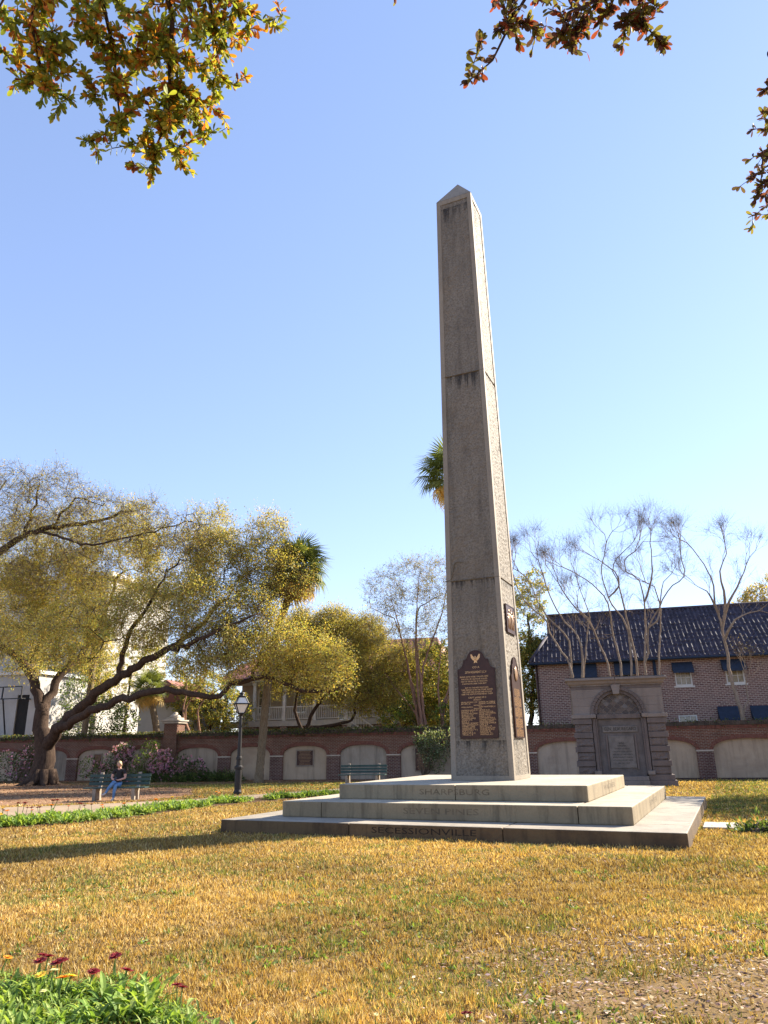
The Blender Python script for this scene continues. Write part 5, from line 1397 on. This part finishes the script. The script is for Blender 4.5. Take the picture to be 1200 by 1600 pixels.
# head with face
mb = MB(); n1, n2 = 18, 14; vs = []
for j in range(n2 + 1):
    th = math.pi * j / n2
    for i in range(n1):
        ph_ = 2 * math.pi * i / n1
        x, y, z = .078 * math.sin(th) * math.sin(ph_), -.098 * math.sin(th) * math.cos(ph_), .118 * math.cos(th)
        fr_ = max(0, math.cos(ph_)) * math.sin(th)
        if z < 0: x *= 1 - .28 * (-z / .118); y *= 1 - .1 * (-z / .118)
        nose = math.exp(-((x / .016) ** 2 + ((z + .012) / .026) ** 2)) * fr_; y -= .024 * nose
        eye = math.exp(-(((abs(x) - .032) / .014) ** 2 + ((z - .014) / .013) ** 2)) * fr_; y += .010 * eye
        mouth = math.exp(-((x / .024) ** 2 + ((z + .058) / .008) ** 2)) * fr_; y -= .006 * mouth
        vs.append((x, y, z))
mb.add(vs, [(j * n1 + i, j * n1 + (i + 1) % n1, (j + 1) * n1 + (i + 1) % n1, (j + 1) * n1 + i) for j in range(n2) for i in range(n1)])
for sx in (-1, 1): mb.lathe([(.001, -.02), (.016, -.012), (.02, .005), (.012, .025), (.001, .03)], 8, Matrix.Translation((sx * .08, .005, 0)))
HM = (0, -.015, 1.235)
head = mb.build('head', M['skin'], person, smooth=True, loc=HM, rot=(.28, 0, .1))
mb = MB(); vs = []
for j in range(9):
    th = math.radians(2 + 118 * j / 8)
    for i in range(20):
        ph_ = 2 * math.pi * i / 20; front = max(0, math.cos(ph_))
        t2_ = min(th, math.radians(118 - 66 * front ** 1.4))
        r_ = 1.13 + .05 * math.sin(i * 5.1 + j)
        vs.append((.082 * r_ * math.sin(t2_) * math.sin(ph_), -.1 * r_ * math.sin(t2_) * math.cos(ph_) + .008, .12 * r_ * math.cos(t2_)))
mb.add(vs, [(j * 20 + i, (j + 1) * 20 + i, (j + 1) * 20 + (i + 1) % 20, j * 20 + (i + 1) % 20) for j in range(8) for i in range(20)])
mb.lathe([(.01, -.2), (.05, -.13), (.07, -.03), (.06, .05), (.01, .08)], 10, Matrix.Translation((0, .06, -.03)))
mb.build('hair', M['hair'], head, smooth=True)
mb = MB()
for sx in (-1, 1): mb.lathe([(.001, -.008), (.008, -.004), (.009, .0), (.008, .004), (.001, .008)], 8, Matrix.Translation((sx * .031, -.083, .014)))
mb.build('eyes', M['dark'], head, smooth=True)
mb = MB(); mb.box(-.018, .018, -.082, -.078, -.061, -.055); mb.build('mouth', M['roofred'], head)
m_ = MB(); m_.box(-.04, .04, -.006, .006, -.075, .075)
ph_o = m_.build('mobile_phone', M['phone'], None, loc=tuple(bl + fwd * .3 + np.array([math.cos(BR) * 0 + math.sin(BR) * .30, -math.cos(BR) * .30, .755])), rot=(-.9, 0, BR), bevel=.005)
tag(ph_o, 'dark phone held in the seated person\'s hands', 'phone')

# ------------------------------------------------------------------ bedding plants
def plant_meshes(seed, nl, L_, W_, col, upright=.6, spread=.08):
    r_ = random.Random(seed); mb = MB()
    for i in range(nl):
        a = r_.uniform(0, 2 * math.pi); el = r_.uniform(.25, 1.35); ln = L_ * r_.uniform(.6, 1.15); w = W_ * r_.uniform(.7, 1.2)
        b0 = Vector((r_.gauss(0, spread), r_.gauss(0, spread), r_.uniform(0, .06)))
        d = Vector((math.cos(a), math.sin(a), 0)); s_ = Vector((-math.sin(a), math.cos(a), 0))
        pts = []; p = b0.copy(); e = el
        for k in range(5): pts.append(p.copy()); p = p + (d * math.cos(e) + Vector((0, 0, math.sin(e)))) * ln / 4; e -= r_.uniform(.1, .38)
        ws = [.2, .75, 1.0, .75, .05]
        c_ = r_.choice(col); g = r_.uniform(.7, 1.25); mb.col = tuple(k * g for k in c_)
        vs = []
        for q_, w_ in zip(pts, ws): vs += [q_ - s_ * w * w_ / 2 + Vector((0, 0, w * .15 * w_)), q_, q_ + s_ * w * w_ / 2 + Vector((0, 0, w * .15 * w_))]
        mb.add(vs, [(k * 3 + j, k * 3 + j + 1, k * 3 + j + 4, k * 3 + j + 3) for k in range(4) for j in range(2)])
    return mb.mesh('foliage', M['leaf'])
def flower_mesh(seed, col, n=12, R_=.03, stem=.2, layers=2):
    r_ = random.Random(seed); mb = MB(); mb.col = (.12, .18, .05)
    mb.tube([(0, 0, 0), (.008, 0, stem * .5), (0, 0, stem)], [.004, .004, .003], 4)
    for l in range(layers):
        for k in range(n):
            a = 2 * math.pi * k / n + l * .3; el = .25 + .5 * l; rr_ = R_ * (1 - .25 * l); d = Vector((math.cos(a) * math.cos(el), math.sin(a) * math.cos(el), math.sin(el))); s_ = Vector((-math.sin(a), math.cos(a), 0)) * rr_ * .28
            g = r_.uniform(.8, 1.2); mb.col = tuple(min(1, k_ * g) for k_ in col); c0 = Vector((0, 0, stem))
            mb.add([c0, c0 + d * rr_ * .6 + s_, c0 + d * rr_, c0 + d * rr_ * .6 - s_], [(0, 1, 2, 3)])
    mb.col = tuple(k * .5 for k in col); mb.lathe([(.001, stem - .002), (R_ * .3, stem), (R_ * .25, stem + R_ * .2), (.001, stem + R_ * .3)], 6)
    return mb.mesh('flower', M['petal'])
BG = [(.19, .29, .05), (.25, .35, .07), (.13, .22, .04), (.32, .39, .11)]
PLM = [plant_meshes(i, 95, .12, .027, BG, spread=.075) for i in range(4)]
FEATHER = [plant_meshes(20 + i, 230, .075, .012, BG, spread=.10) for i in range(2)]
ORA, YEL, RED = (.75, .26, .02), (.78, .55, .06), (.16, .008, .012)
FLM = {'orange': flower_mesh(1, ORA), 'yellow': flower_mesh(2, YEL), 'red': flower_mesh(3, RED, 9, .036, .24, 3), 'pale': flower_mesh(4, (.75, .7, .35), 8, .022, .22)}
def bed_plant(p, s_, label, group, flowers, mesh=None, fs=1.0, fh=1.0):
    t = tag(empty('bedding_plant', p, random.uniform(0, 6.28)), label, 'plant', group); t.scale = (s_, s_, s_)
    o = link_mesh('foliage', mesh or random.choice(PLM), t); o['kind'] = 'stuff'
    for f in flowers:
        o = link_mesh('flower', FLM[f], t); a = random.uniform(0, 6.28); r_ = random.uniform(0, .1); o.location = (r_ * math.cos(a), r_ * math.sin(a), .02); o.scale = (fs, fs, fs * fh); o.rotation_euler = (random.uniform(-.25, .25), random.uniform(-.25, .25), 0)
    return t
lo = [(-40, 1301), (0, 1296), (75, 1289), (150, 1284), (230, 1274), (300, 1263), (370, 1256), (440, 1250), (525, 1243)]
hi = [(-40, 1290), (0, 1286), (75, 1280), (150, 1273), (230, 1265), (300, 1257), (370, 1251), (440, 1246), (525, 1239.5)]
def along(L_, t): 
    k = min(len(L_) - 2, int(t)); f = t - k; return L_[k][0] + (L_[k + 1][0] - L_[k][0]) * f, L_[k][1] + (L_[k + 1][1] - L_[k][1]) * f
for k in range(105):
    t = (k + random.random()) / 105 * 8; a = gp(*along(lo, t)); b_ = gp(*along(hi, t)); w = random.random(); p = a * (1 - w) + b_ * w
    px_ = along(lo, t)[0]
    if 385 < px_ < 420: continue
    fl = []
    if random.random() < .22: fl = [random.choice(['orange', 'yellow', 'orange'])]
    elif px_ < 140 and w > .5 and random.random() < .5: fl = ['red', 'red']
    col_ = 'orange or yellow blossom' if fl and fl[0] != 'red' else 'dark red blossom' if fl else 'no blossom'
    wh_ = 'at strip\'s left end' if px_ < 100 else 'in strip below occupied bench' if px_ < 230 else 'in strip left of lamp post' if px_ < 372 else 'in strip right of lamp post'
    bed_plant(p, random.uniform(1.3, 1.95), f'green bedding plant with {col_} {wh_}', f'strip bedding plants with {col_}', fl, fs=1.35, fh=.7)
# near bed, lower left corner
def in_poly(p, poly):
    c_ = False; j = len(poly) - 1
    for i in range(len(poly)):
        if (poly[i][1] > p[1]) != (poly[j][1] > p[1]) and p[0] < (poly[j][0] - poly[i][0]) * (p[1] - poly[i][1]) / (poly[j][1] - poly[i][1]) + poly[i][0]: c_ = not c_
        j = i
    return c_
cnt = 0
while cnt < 64:
    x, y = random.uniform(-90, 360), random.uniform(1525, 1720)
    p = gp(x, y)
    if y < 1538 + max(0, x) * .16 + (40 if x > 290 else 0): continue
    cnt += 1
    fe = random.random() < .45
    bed_plant(p, random.uniform(.7, 1.1), ('low feathery green bedding plant' if fe else 'broad leaved green bedding plant') + (' at the left end of the near corner bed' if x < 90 else ' amid the near corner bed' if x < 220 else ' at the right end of the near corner bed'), 'feathery plants in the near bed' if fe else 'broad leaved plants in the near bed', [], random.choice(FEATHER) if fe else None)
for x, y, f, lab in ((205, 1578, [], 'largest broad leaved plant of the near corner bed'), (215, 1590, [], 'broad leaved plant in front of the largest one in near bed')): bed_plant(gp(x, y), 1.5, lab, None, f, PLM[1])
for x, y, f, lab in ((60, 1545, ['red', 'red', 'red'], 'near plant with three dark red flowers'), (85, 1552, ['red', 'pale', 'red'], 'near plant with dark red and pale yellow flowers'), (147, 1560, ['red', 'red'], 'near plant with paired dark red flowers'), (183, 1540, ['red', 'red'], 'dark red flowers just left of the tallest near plant'), (270, 1590, ['red', 'red'], 'dark red flowers at the right end of the near bed'),
                    (8, 1530, ['orange'], 'near plant with one orange flower at the left edge'), (65, 1570, ['pale', 'yellow'], 'near plant with yellow flowers'), (52, 1590, ['pale', 'pale'], 'near plant with pale cream snapdragons'), (182, 1572, ['red'], 'near plant with a single dark red flower'), (100, 1575, ['yellow', 'orange'], 'near plant with small orange and yellow buds'), (735, 1612, ['red', 'red'], 'dark red flowers at the bottom edge below the obelisk'), (590, 1612, ['pale'], 'small green sprig at the bottom edge'), (690, 1610, [], 'small leafy sprig near the bottom edge beside red flowers')):
    bed_plant(gp(x, y), random.uniform(.5, .75) if x < 500 else .35, lab, None, f, random.choice(FEATHER + PLM), fs=2.3, fh=.5)
# ------------------------------------------------------------------ lawn blades and fallen leaves
def vnoise(x, y, s, seed=0):
    g = np.random.default_rng(seed).random((256, 256)); x = x / s; y = y / s
    xi = np.floor(x).astype(int); yi = np.floor(y).astype(int); fx = x - xi; fy_ = y - yi; fx = fx * fx * (3 - 2 * fx); fy_ = fy_ * fy_ * (3 - 2 * fy_)
    G = lambda a, b_: g[a % 256, b_ % 256]
    return (G(xi, yi) * (1 - fx) + G(xi + 1, yi) * fx) * (1 - fy_) + (G(xi, yi + 1) * (1 - fx) + G(xi + 1, yi + 1) * fx) * fy_
def poly_mask(P, poly):
    c_ = np.zeros(len(P), bool); j = len(poly) - 1
    for i in range(len(poly)):
        xi, yi = poly[i][:2]; xj, yj = poly[j][:2]
        if yi != yj:
            t = ((yi > P[:, 1]) != (yj > P[:, 1])) & (P[:, 0] < (xj - xi) * (P[:, 1] - yi) / (yj - yi) + xi); c_ ^= t
        j = i
    return c_
HF = np.array([math.sin(YAW), math.cos(YAW)]); HR = np.array([math.cos(YAW), -math.sin(YAW)])
def scatter(d0, d1, dens, margin=1.5, half=.56):
    w1 = d1 * half + margin; n = int((d1 - d0) * 2 * w1 * dens)
    d = rng.uniform(d0, d1, n); s_ = rng.uniform(-w1, w1, n); k = np.abs(s_) < d * half + margin
    return CAM[:2] + d[k, None] * HF + s_[k, None] * HR, d[k]
def bare(P):                                  # worn ground, towards the near right
    q_ = (P - CAM[:2]); d = q_ @ HF; s_ = q_ @ HR
    m = np.clip((s_ - .10 * d + .55) / 1.4, 0, 1) * np.clip((8.2 - d) / 2.2, 0, 1) * 1.15
    return m * (.35 + .9 * vnoise(P[:, 0], P[:, 1], .5, 3))
parts = []; colsA = []
for (d0, d1, dens, hgt, wid) in ((3.3, 6.5, 6500, .05, .0055), (6.5, 10, 3600, .05, .0075), (10, 16, 1700, .052, .011), (16, 26, 620, .055, .018), (26, 40, 220, .06, .03)):
    P, d = scatter(d0, d1, dens)
    ex = (np.abs(P[:, 0]) < A1 + .01) & (np.abs(P[:, 1]) < A1 + .01)
    for poly in (PATH, LEAFY, BED): ex |= poly_mask(P, poly)
    vv = (P - W0[:2]) @ WN[:2]; ex |= (vv > -1.5)
    ex |= poly_mask(P, NEARBED) & (rng.random(len(P)) < .6)
    b_ = bare(P); ex |= rng.random(len(P)) < np.clip(b_, 0, .93)
    P = P[~ex]; n = len(P)
    tuft = vnoise(P[:, 0], P[:, 1], .11, 5); big = vnoise(P[:, 0], P[:, 1], 1.7, 6); grn = vnoise(P[:, 0], P[:, 1], .42, 7) * .6 + vnoise(P[:, 0], P[:, 1], 2.2, 8) * .4
    tuft = tuft * (.55 + .9 * vnoise(P[:, 0], P[:, 1], .33, 15)); H = hgt * (.25 + 1.1 * tuft) * rng.uniform(.4, 1.35, n)
    a = rng.random(n) * 2 * np.pi; dr = np.stack([np.cos(a), np.sin(a)], 1); lean = rng.uniform(.1, 1.0, n)[:, None] * H[:, None]; flat_ = rng.random(n) < .22; H[flat_] *= .3; lean[flat_] = hgt * rng.uniform(.5, 1.1, (flat_.sum(), 1))
    a2 = rng.random(n) * np.pi; sd = np.stack([np.cos(a2), np.sin(a2)], 1) * wid * rng.uniform(.6, 1.3, (n, 1))
    z0 = np.zeros((n, 1))
    V = np.stack([np.concatenate([P - sd, z0], 1), np.concatenate([P + sd, z0], 1), np.concatenate([P + dr * lean, H[:, None]], 1)], 1)
    base = np.array([.44, .285, .085]); straw = np.array([.57, .43, .20]); brown = np.array([.22, .13, .055]); green = np.array([.17, .185, .05])
    r = rng.random(n)
    c_ = np.where((r < .45)[:, None], base, np.where((r < .72)[:, None], straw, brown))
    gm = (rng.random(n) < np.clip((grn - .5) * 1.6 + .04 + .10 * (d[~ex] < 8), 0, .5))
    far_r = ((P[:, 0] > A1) & (P[:, 1] > 2)) | ((vv[~ex] > -9) & (P[:, 0] < -5))
    gm |= far_r & (rng.random(n) < .6)
    c_ = np.where(gm[:, None], green * rng.uniform(.7, 1.5, (n, 1)), c_)
    c_ = c_ * (.68 + .55 * big[:, None]) * rng.uniform(.75, 1.2, (n, 1))
    parts.append(V.reshape(-1, 3)); colsA.append(c_)
me = np_mesh('lawn_grass', np.concatenate(parts), 3, M['grass'], np.concatenate(colsA))
tag(link_mesh('lawn_grass', me), 'short dry golden grass of the lawn', None, None, 'stuff')
# low weeds in the turf
Pw, dw = scatter(3.4, 11, 26); Pw = Pw[rng.random(len(Pw)) < np.clip((vnoise(Pw[:, 0], Pw[:, 1], 1.1, 21) - .45) * 3, 0, 1)]
Pk = np.repeat(np.concatenate([Pw, np.full((len(Pw), 1), .012)], 1), 9, 0); Pk[:, :2] += rng.normal(size=(len(Pk), 2)) * .02
aw = rdir(len(Pk)); aw[:, 2] = np.abs(aw[:, 2]) * .6 + .1
tag(link_mesh('lawn_weeds', np_mesh('lawn_weeds', leaf_quads(Pk, .05 * rng.uniform(.5, 1.3, len(Pk)), .02, aw), 4, M['leaf'], palette([(.14, .2, .045), (.2, .25, .06), (.1, .15, .035)], len(Pk)))), 'scattered low green weeds in the dry lawn', None, None, 'stuff')
# fallen leaves
P1, d1_ = scatter(3.3, 12, 420); k = rng.random(len(P1)) < np.clip(bare(P1) * 1.0 + .018, 0, 1); P1 = P1[k]
mn = np.array(LEAFY).min(0); mx = np.array(LEAFY).max(0); P2 = rng.uniform(mn, mx, (26000, 2)); P2 = P2[poly_mask(P2, LEAFY)]
P3 = W0[:2] + rng.uniform(-20, 9, (2500, 1)) * WU[:2] + rng.uniform(-4.5, -.1, (2500, 1)) * WN[:2]
for P, nm, lb, sz in ((P1, 'fallen_leaves', 'pale dry leaves littering the worn grass in front', .042), (np.concatenate([P2, P3]), 'leaf_litter', 'brown leaf litter under the oak and along the wall', .085)):
    n = len(P); Q = np.concatenate([P, rng.uniform(.01, .035, (n, 1))], 1); ax = rdir(n); ax[:, 2] *= .25
    L_ = sz * rng.uniform(.6, 1.3, n)
    a = unit(ax); b_ = unit(np.cross(a, np.array([[0, 0, 1.0]]) + rng.normal(size=(n, 3)) * .35)); L2 = L_[:, None]; W2 = L2 * .5
    V = np.stack([Q, Q + a * L2 * .5 + b_ * W2 * .5, Q + a * L2, Q + a * L2 * .5 - b_ * W2 * .5], 1).reshape(-1, 3)
    V[:, 2] = np.maximum(V[:, 2], .012)
    pal = [(.34, .24, .17), (.46, .35, .26), (.23, .14, .09), (.16, .085, .055)] if nm == 'fallen_leaves' else [(.34, .21, .12), (.43, .29, .17), (.2, .115, .065), (.12, .065, .042)]
    tag(link_mesh(nm, np_mesh(nm, V, 4, M['litter'], palette(pal, n, .25))), lb, None, None, 'stuff')

# ------------------------------------------------------------------ overhanging oak boughs, nearest the camera
def leaf_mesh(col, L_=.058, W_=.023):
    mb = MB(); mb.col = col
    prof = [(0, .06), (.2, .38), (.45, .85), (.72, 1.0), (.9, .7), (1.0, .12)]
    vs = []
    for i, (t, w) in enumerate(prof): x = t * L_; z = -.10 * L_ * t * t; vs += [(x, -W_ / 2 * w, z + W_ * .12 * w), (x, 0, z), (x, W_ / 2 * w, z + W_ * .12 * w)]
    mb.add(vs, [(k * 3 + j, k * 3 + j + 1, k * 3 + j + 4, k * 3 + j + 3) for k in range(5) for j in range(2)])
    return mb.mesh('leaf', M['leaf_near'], smooth=True)
def bough(label, base, chains, clumps, cols, nobj=300, per=5, seed=1, twr=.0022, size=1.0):
    t = tag(empty('overhanging_oak', base), label, 'tree', 'oaks overhanging the camera'); b = np.asarray(base, float)
    sk = Skeleton()
    for pts, r0, r1 in chains: sk.chain(pts, r0, r1, .15, .012)
    A = np.concatenate([blob(c_, r_, n_, .25) for c_, r_, n_ in clumps]); tips = sk.fill(A, .14, .03, 0)
    mb = sk.mesh(twr, 2.5, .01); mb.v = [(v[0] - b[0], v[1] - b[1], v[2] - b[2]) for v in mb.v]; mb.build('branches', M['bark_oak'], t, smooth=True)
    meshes = [leaf_mesh(c_) for c_ in cols]
    inst = []
    r_ = random.Random(seed)
    for k in tips:
        p = Vector(sk.P[k]); d = Vector(sk.P[k] - sk.P[max(0, sk.par[k])]); d = d.normalized() if d.length > 1e-6 else Vector((0, 0, -1))
        hue = r_.random()
        for i in range(r_.randint(per - 2, per + 3)):
            back = r_.random() * .09 if i else 0
            ld = (d * .6 + Vector((r_.gauss(0, .6), r_.gauss(0, .6), r_.gauss(-.1, .5)))).normalized()
            mt = meshes[int(min(.999, max(0, hue * .75 + r_.random() * .25)) * len(meshes))]
            q_ = ld.to_track_quat('X', 'Z') @ Matrix.Rotation(r_.uniform(-1.5, 1.5), 3, 'X').to_quaternion()
            inst.append((p - d * back, q_, size * r_.uniform(.65, 1.25), mt))
    r_.shuffle(inst)
    near = sorted(inst, key=lambda a_: (Vector(CAM) - a_[0]).length)
    for p, q_, s_, mt in near[:nobj]:
        o = link_mesh('leaf', mt, t); o.location = p - Vector(b); o.rotation_mode = 'QUATERNION'; o.rotation_quaternion = q_; o.scale = (s_, s_, s_)
    if len(near) > nobj:
        V = []; F = []; Cc = []; off = 0
        mb = MB()
        for p, q_, s_, mt in near[nobj:]:
            Mx = Matrix.Translation(p - Vector(b)) @ q_.to_matrix().to_4x4() @ Matrix.Scale(s_, 4)
            mb.col = tuple(mt.color_attributes['Col'].data[0].color[:3])
            mb.add([Mx @ v.co for v in mt.vertices], [tuple(pp.vertices) for pp in mt.polygons])
        o = mb.build('more_leaves', M['leaf_near'], t, smooth=True); o['kind'] = 'stuff'
    return t
def pd(x, y, d): return pdist(x, y, d)
LEFTC = [(.22, .26, .04), (.28, .31, .05), (.16, .19, .035), (.33, .32, .05), (.12, .145, .03), (.20, .24, .04), (.40, .30, .05), (.50, .24, .03), (.38, .12, .03), (.17, .045, .03)]
DLT = 5.2
def cl(x, y, r, n, d): c_ = pd(x, y, d); return (c_, r / ppm(c_), n)
lb0 = np.array([-1.6, -19.5, 0.0])
chains = [([lb0, lb0 + np.array([.1, .2, 3]), lb0 + np.array([.3, .8, 5.5]), pd(-60, -420, 6.2), pd(90, -220, 5.5), pd(200, -120, 5.3)], .32, .05),
          ([pd(90, -220, 5.5), pd(60, -60, 5.2), pd(50, 40, 5.1), pd(70, 130, 5.1)], .02, .004), ([pd(150, -160, 5.4), pd(160, 0, 5.2), pd(175, 90, 5.2), pd(190, 200, 5.1)], .02, .004),
          ([pd(200, -120, 5.3), pd(260, -20, 5.2), pd(270, 80, 5.2), pd(265, 160, 5.2), pd(240, 240, 5.1)], .022, .004), ([pd(200, -120, 5.3), pd(330, -60, 5.4), pd(370, 20, 5.4), pd(430, 40, 5.4)], .018, .004), ([pd(150, -160, 5.4), pd(20, -40, 5.5), pd(-20, 60, 5.5)], .015, .004),
          ([pd(330, -60, 5.4), pd(330, 40, 5.3), pd(345, 120, 5.3)], .012, .003)]
clumps = [(a_, b_, int(n_ * 1.6)) for a_, b_, n_ in [cl(30, 50, 50, 60, 5.3), cl(100, 40, 60, 80, 5.1), cl(190, 60, 65, 90, 5.3), cl(280, 50, 70, 110, 5.2), cl(350, 40, 50, 60, 5.4), cl(420, 30, 30, 14, 5.4), cl(240, 130, 65, 90, 5.2), cl(310, 130, 50, 55, 5.3), cl(200, 200, 45, 45, 5.1), cl(260, 210, 45, 45, 5.1), cl(330, 190, 30, 16, 5.3), cl(225, 260, 28, 16, 5.1), cl(295, 250, 22, 9, 5.2), cl(140, 225, 20, 10, 5.0), cl(95, 120, 45, 40, 5.1), cl(80, 165, 18, 6, 5.0), cl(380, 130, 18, 6, 5.3), cl(30, 130, 22, 10, 5.2), cl(330, -10, 60, 40, 5.3), cl(160, 130, 35, 25, 5.1), cl(290, 180, 50, 45, 5.2)]]
bough('oak branch with green, yellow and orange leaves hanging at upper left', lb0, chains, clumps, LEFTC, 300, 6, 2, size=.86)
RIGHTC = [(.10, .07, .045), (.13, .05, .045), (.16, .14, .04), (.08, .045, .045), (.22, .05, .03), (.11, .10, .035), (.09, .06, .055)]  # purple-brown leaf tones, darkened to carry the shade on the right-hand boughs
rb0 = np.array([8.6, -20.6, 0.0])
chains = [([rb0, rb0 + np.array([0, .1, 3]), rb0 + np.array([-.4, .6, 5.8]), pd(1050, -420, 5.2), pd(960, -260, 4.8), pd(880, -150, 4.7)], .3, .04),
          ([pd(960, -260, 4.8), pd(950, -100, 4.6), pd(930, 0, 4.5), pd(900, 50, 4.5)], .012, .003), ([pd(880, -150, 4.7), pd(850, -60, 4.6), pd(800, 30, 4.5), pd(770, 90, 4.4), pd(735, 125, 4.4)], .012, .0025), ([pd(960, -260, 4.8), pd(1000, -60, 4.6), pd(1010, 40, 4.5), pd(1035, 70, 4.5)], .012, .003), ([pd(880, -150, 4.7), pd(700, -60, 4.7), pd(620, -10, 4.7)], .01, .003)]
clumps = [cl(790, 30, 38, 22, 4.5), cl(850, 25, 38, 26, 4.5), cl(910, 30, 42, 30, 4.5), cl(970, 20, 42, 30, 4.5), cl(1010, 45, 26, 14, 4.5), cl(920, 75, 20, 7, 4.5), cl(750, 100, 16, 3, 4.4), cl(960, 80, 14, 3, 4.5), cl(870, -30, 60, 20, 4.6), cl(612, -4, 10, 3, 4.7), cl(740, 60, 12, 4, 4.4), cl(733, 124, 8, 4, 4.4), cl(1037, 66, 12, 7, 4.5), cl(820, 60, 22, 10, 4.5), cl(880, 60, 26, 14, 4.5), cl(990, 5, 40, 20, 4.5)]
bough('oak branch with shade-darkened red-brown leaves hanging at the top right', rb0, chains, clumps, RIGHTC, 290, 6, 4, size=.86)
rb1 = np.array([12.4, -13.0, 0.0])
chains = [([rb1, rb1 + np.array([-.1, 0, 3]), rb1 + np.array([-.6, 0, 5.2]), pd(1330, 60, 5.8), pd(1250, 100, 5.6), pd(1215, 180, 5.5), pd(1205, 280, 5.4)], .28, .006), ([pd(1250, 100, 5.6), pd(1195, 140, 5.5)], .008, .003)]
clumps = [cl(1190, 190, 22, 16, 5.5), cl(1185, 250, 24, 24, 5.4), cl(1180, 290, 22, 22, 5.4), cl(1195, 330, 22, 20, 5.4), cl(1225, 240, 40, 50, 5.5), cl(1180, 352, 10, 4, 5.4), cl(1195, 135, 12, 5, 5.5), cl(1230, 140, 40, 30, 5.5)]
bough('oak branch with small shade-darkened purplish leaves drooping at the right edge', rb1, chains, clumps, RIGHTC[:4] + [(.1, .09, .04)], 240, 5, 6, size=.8)
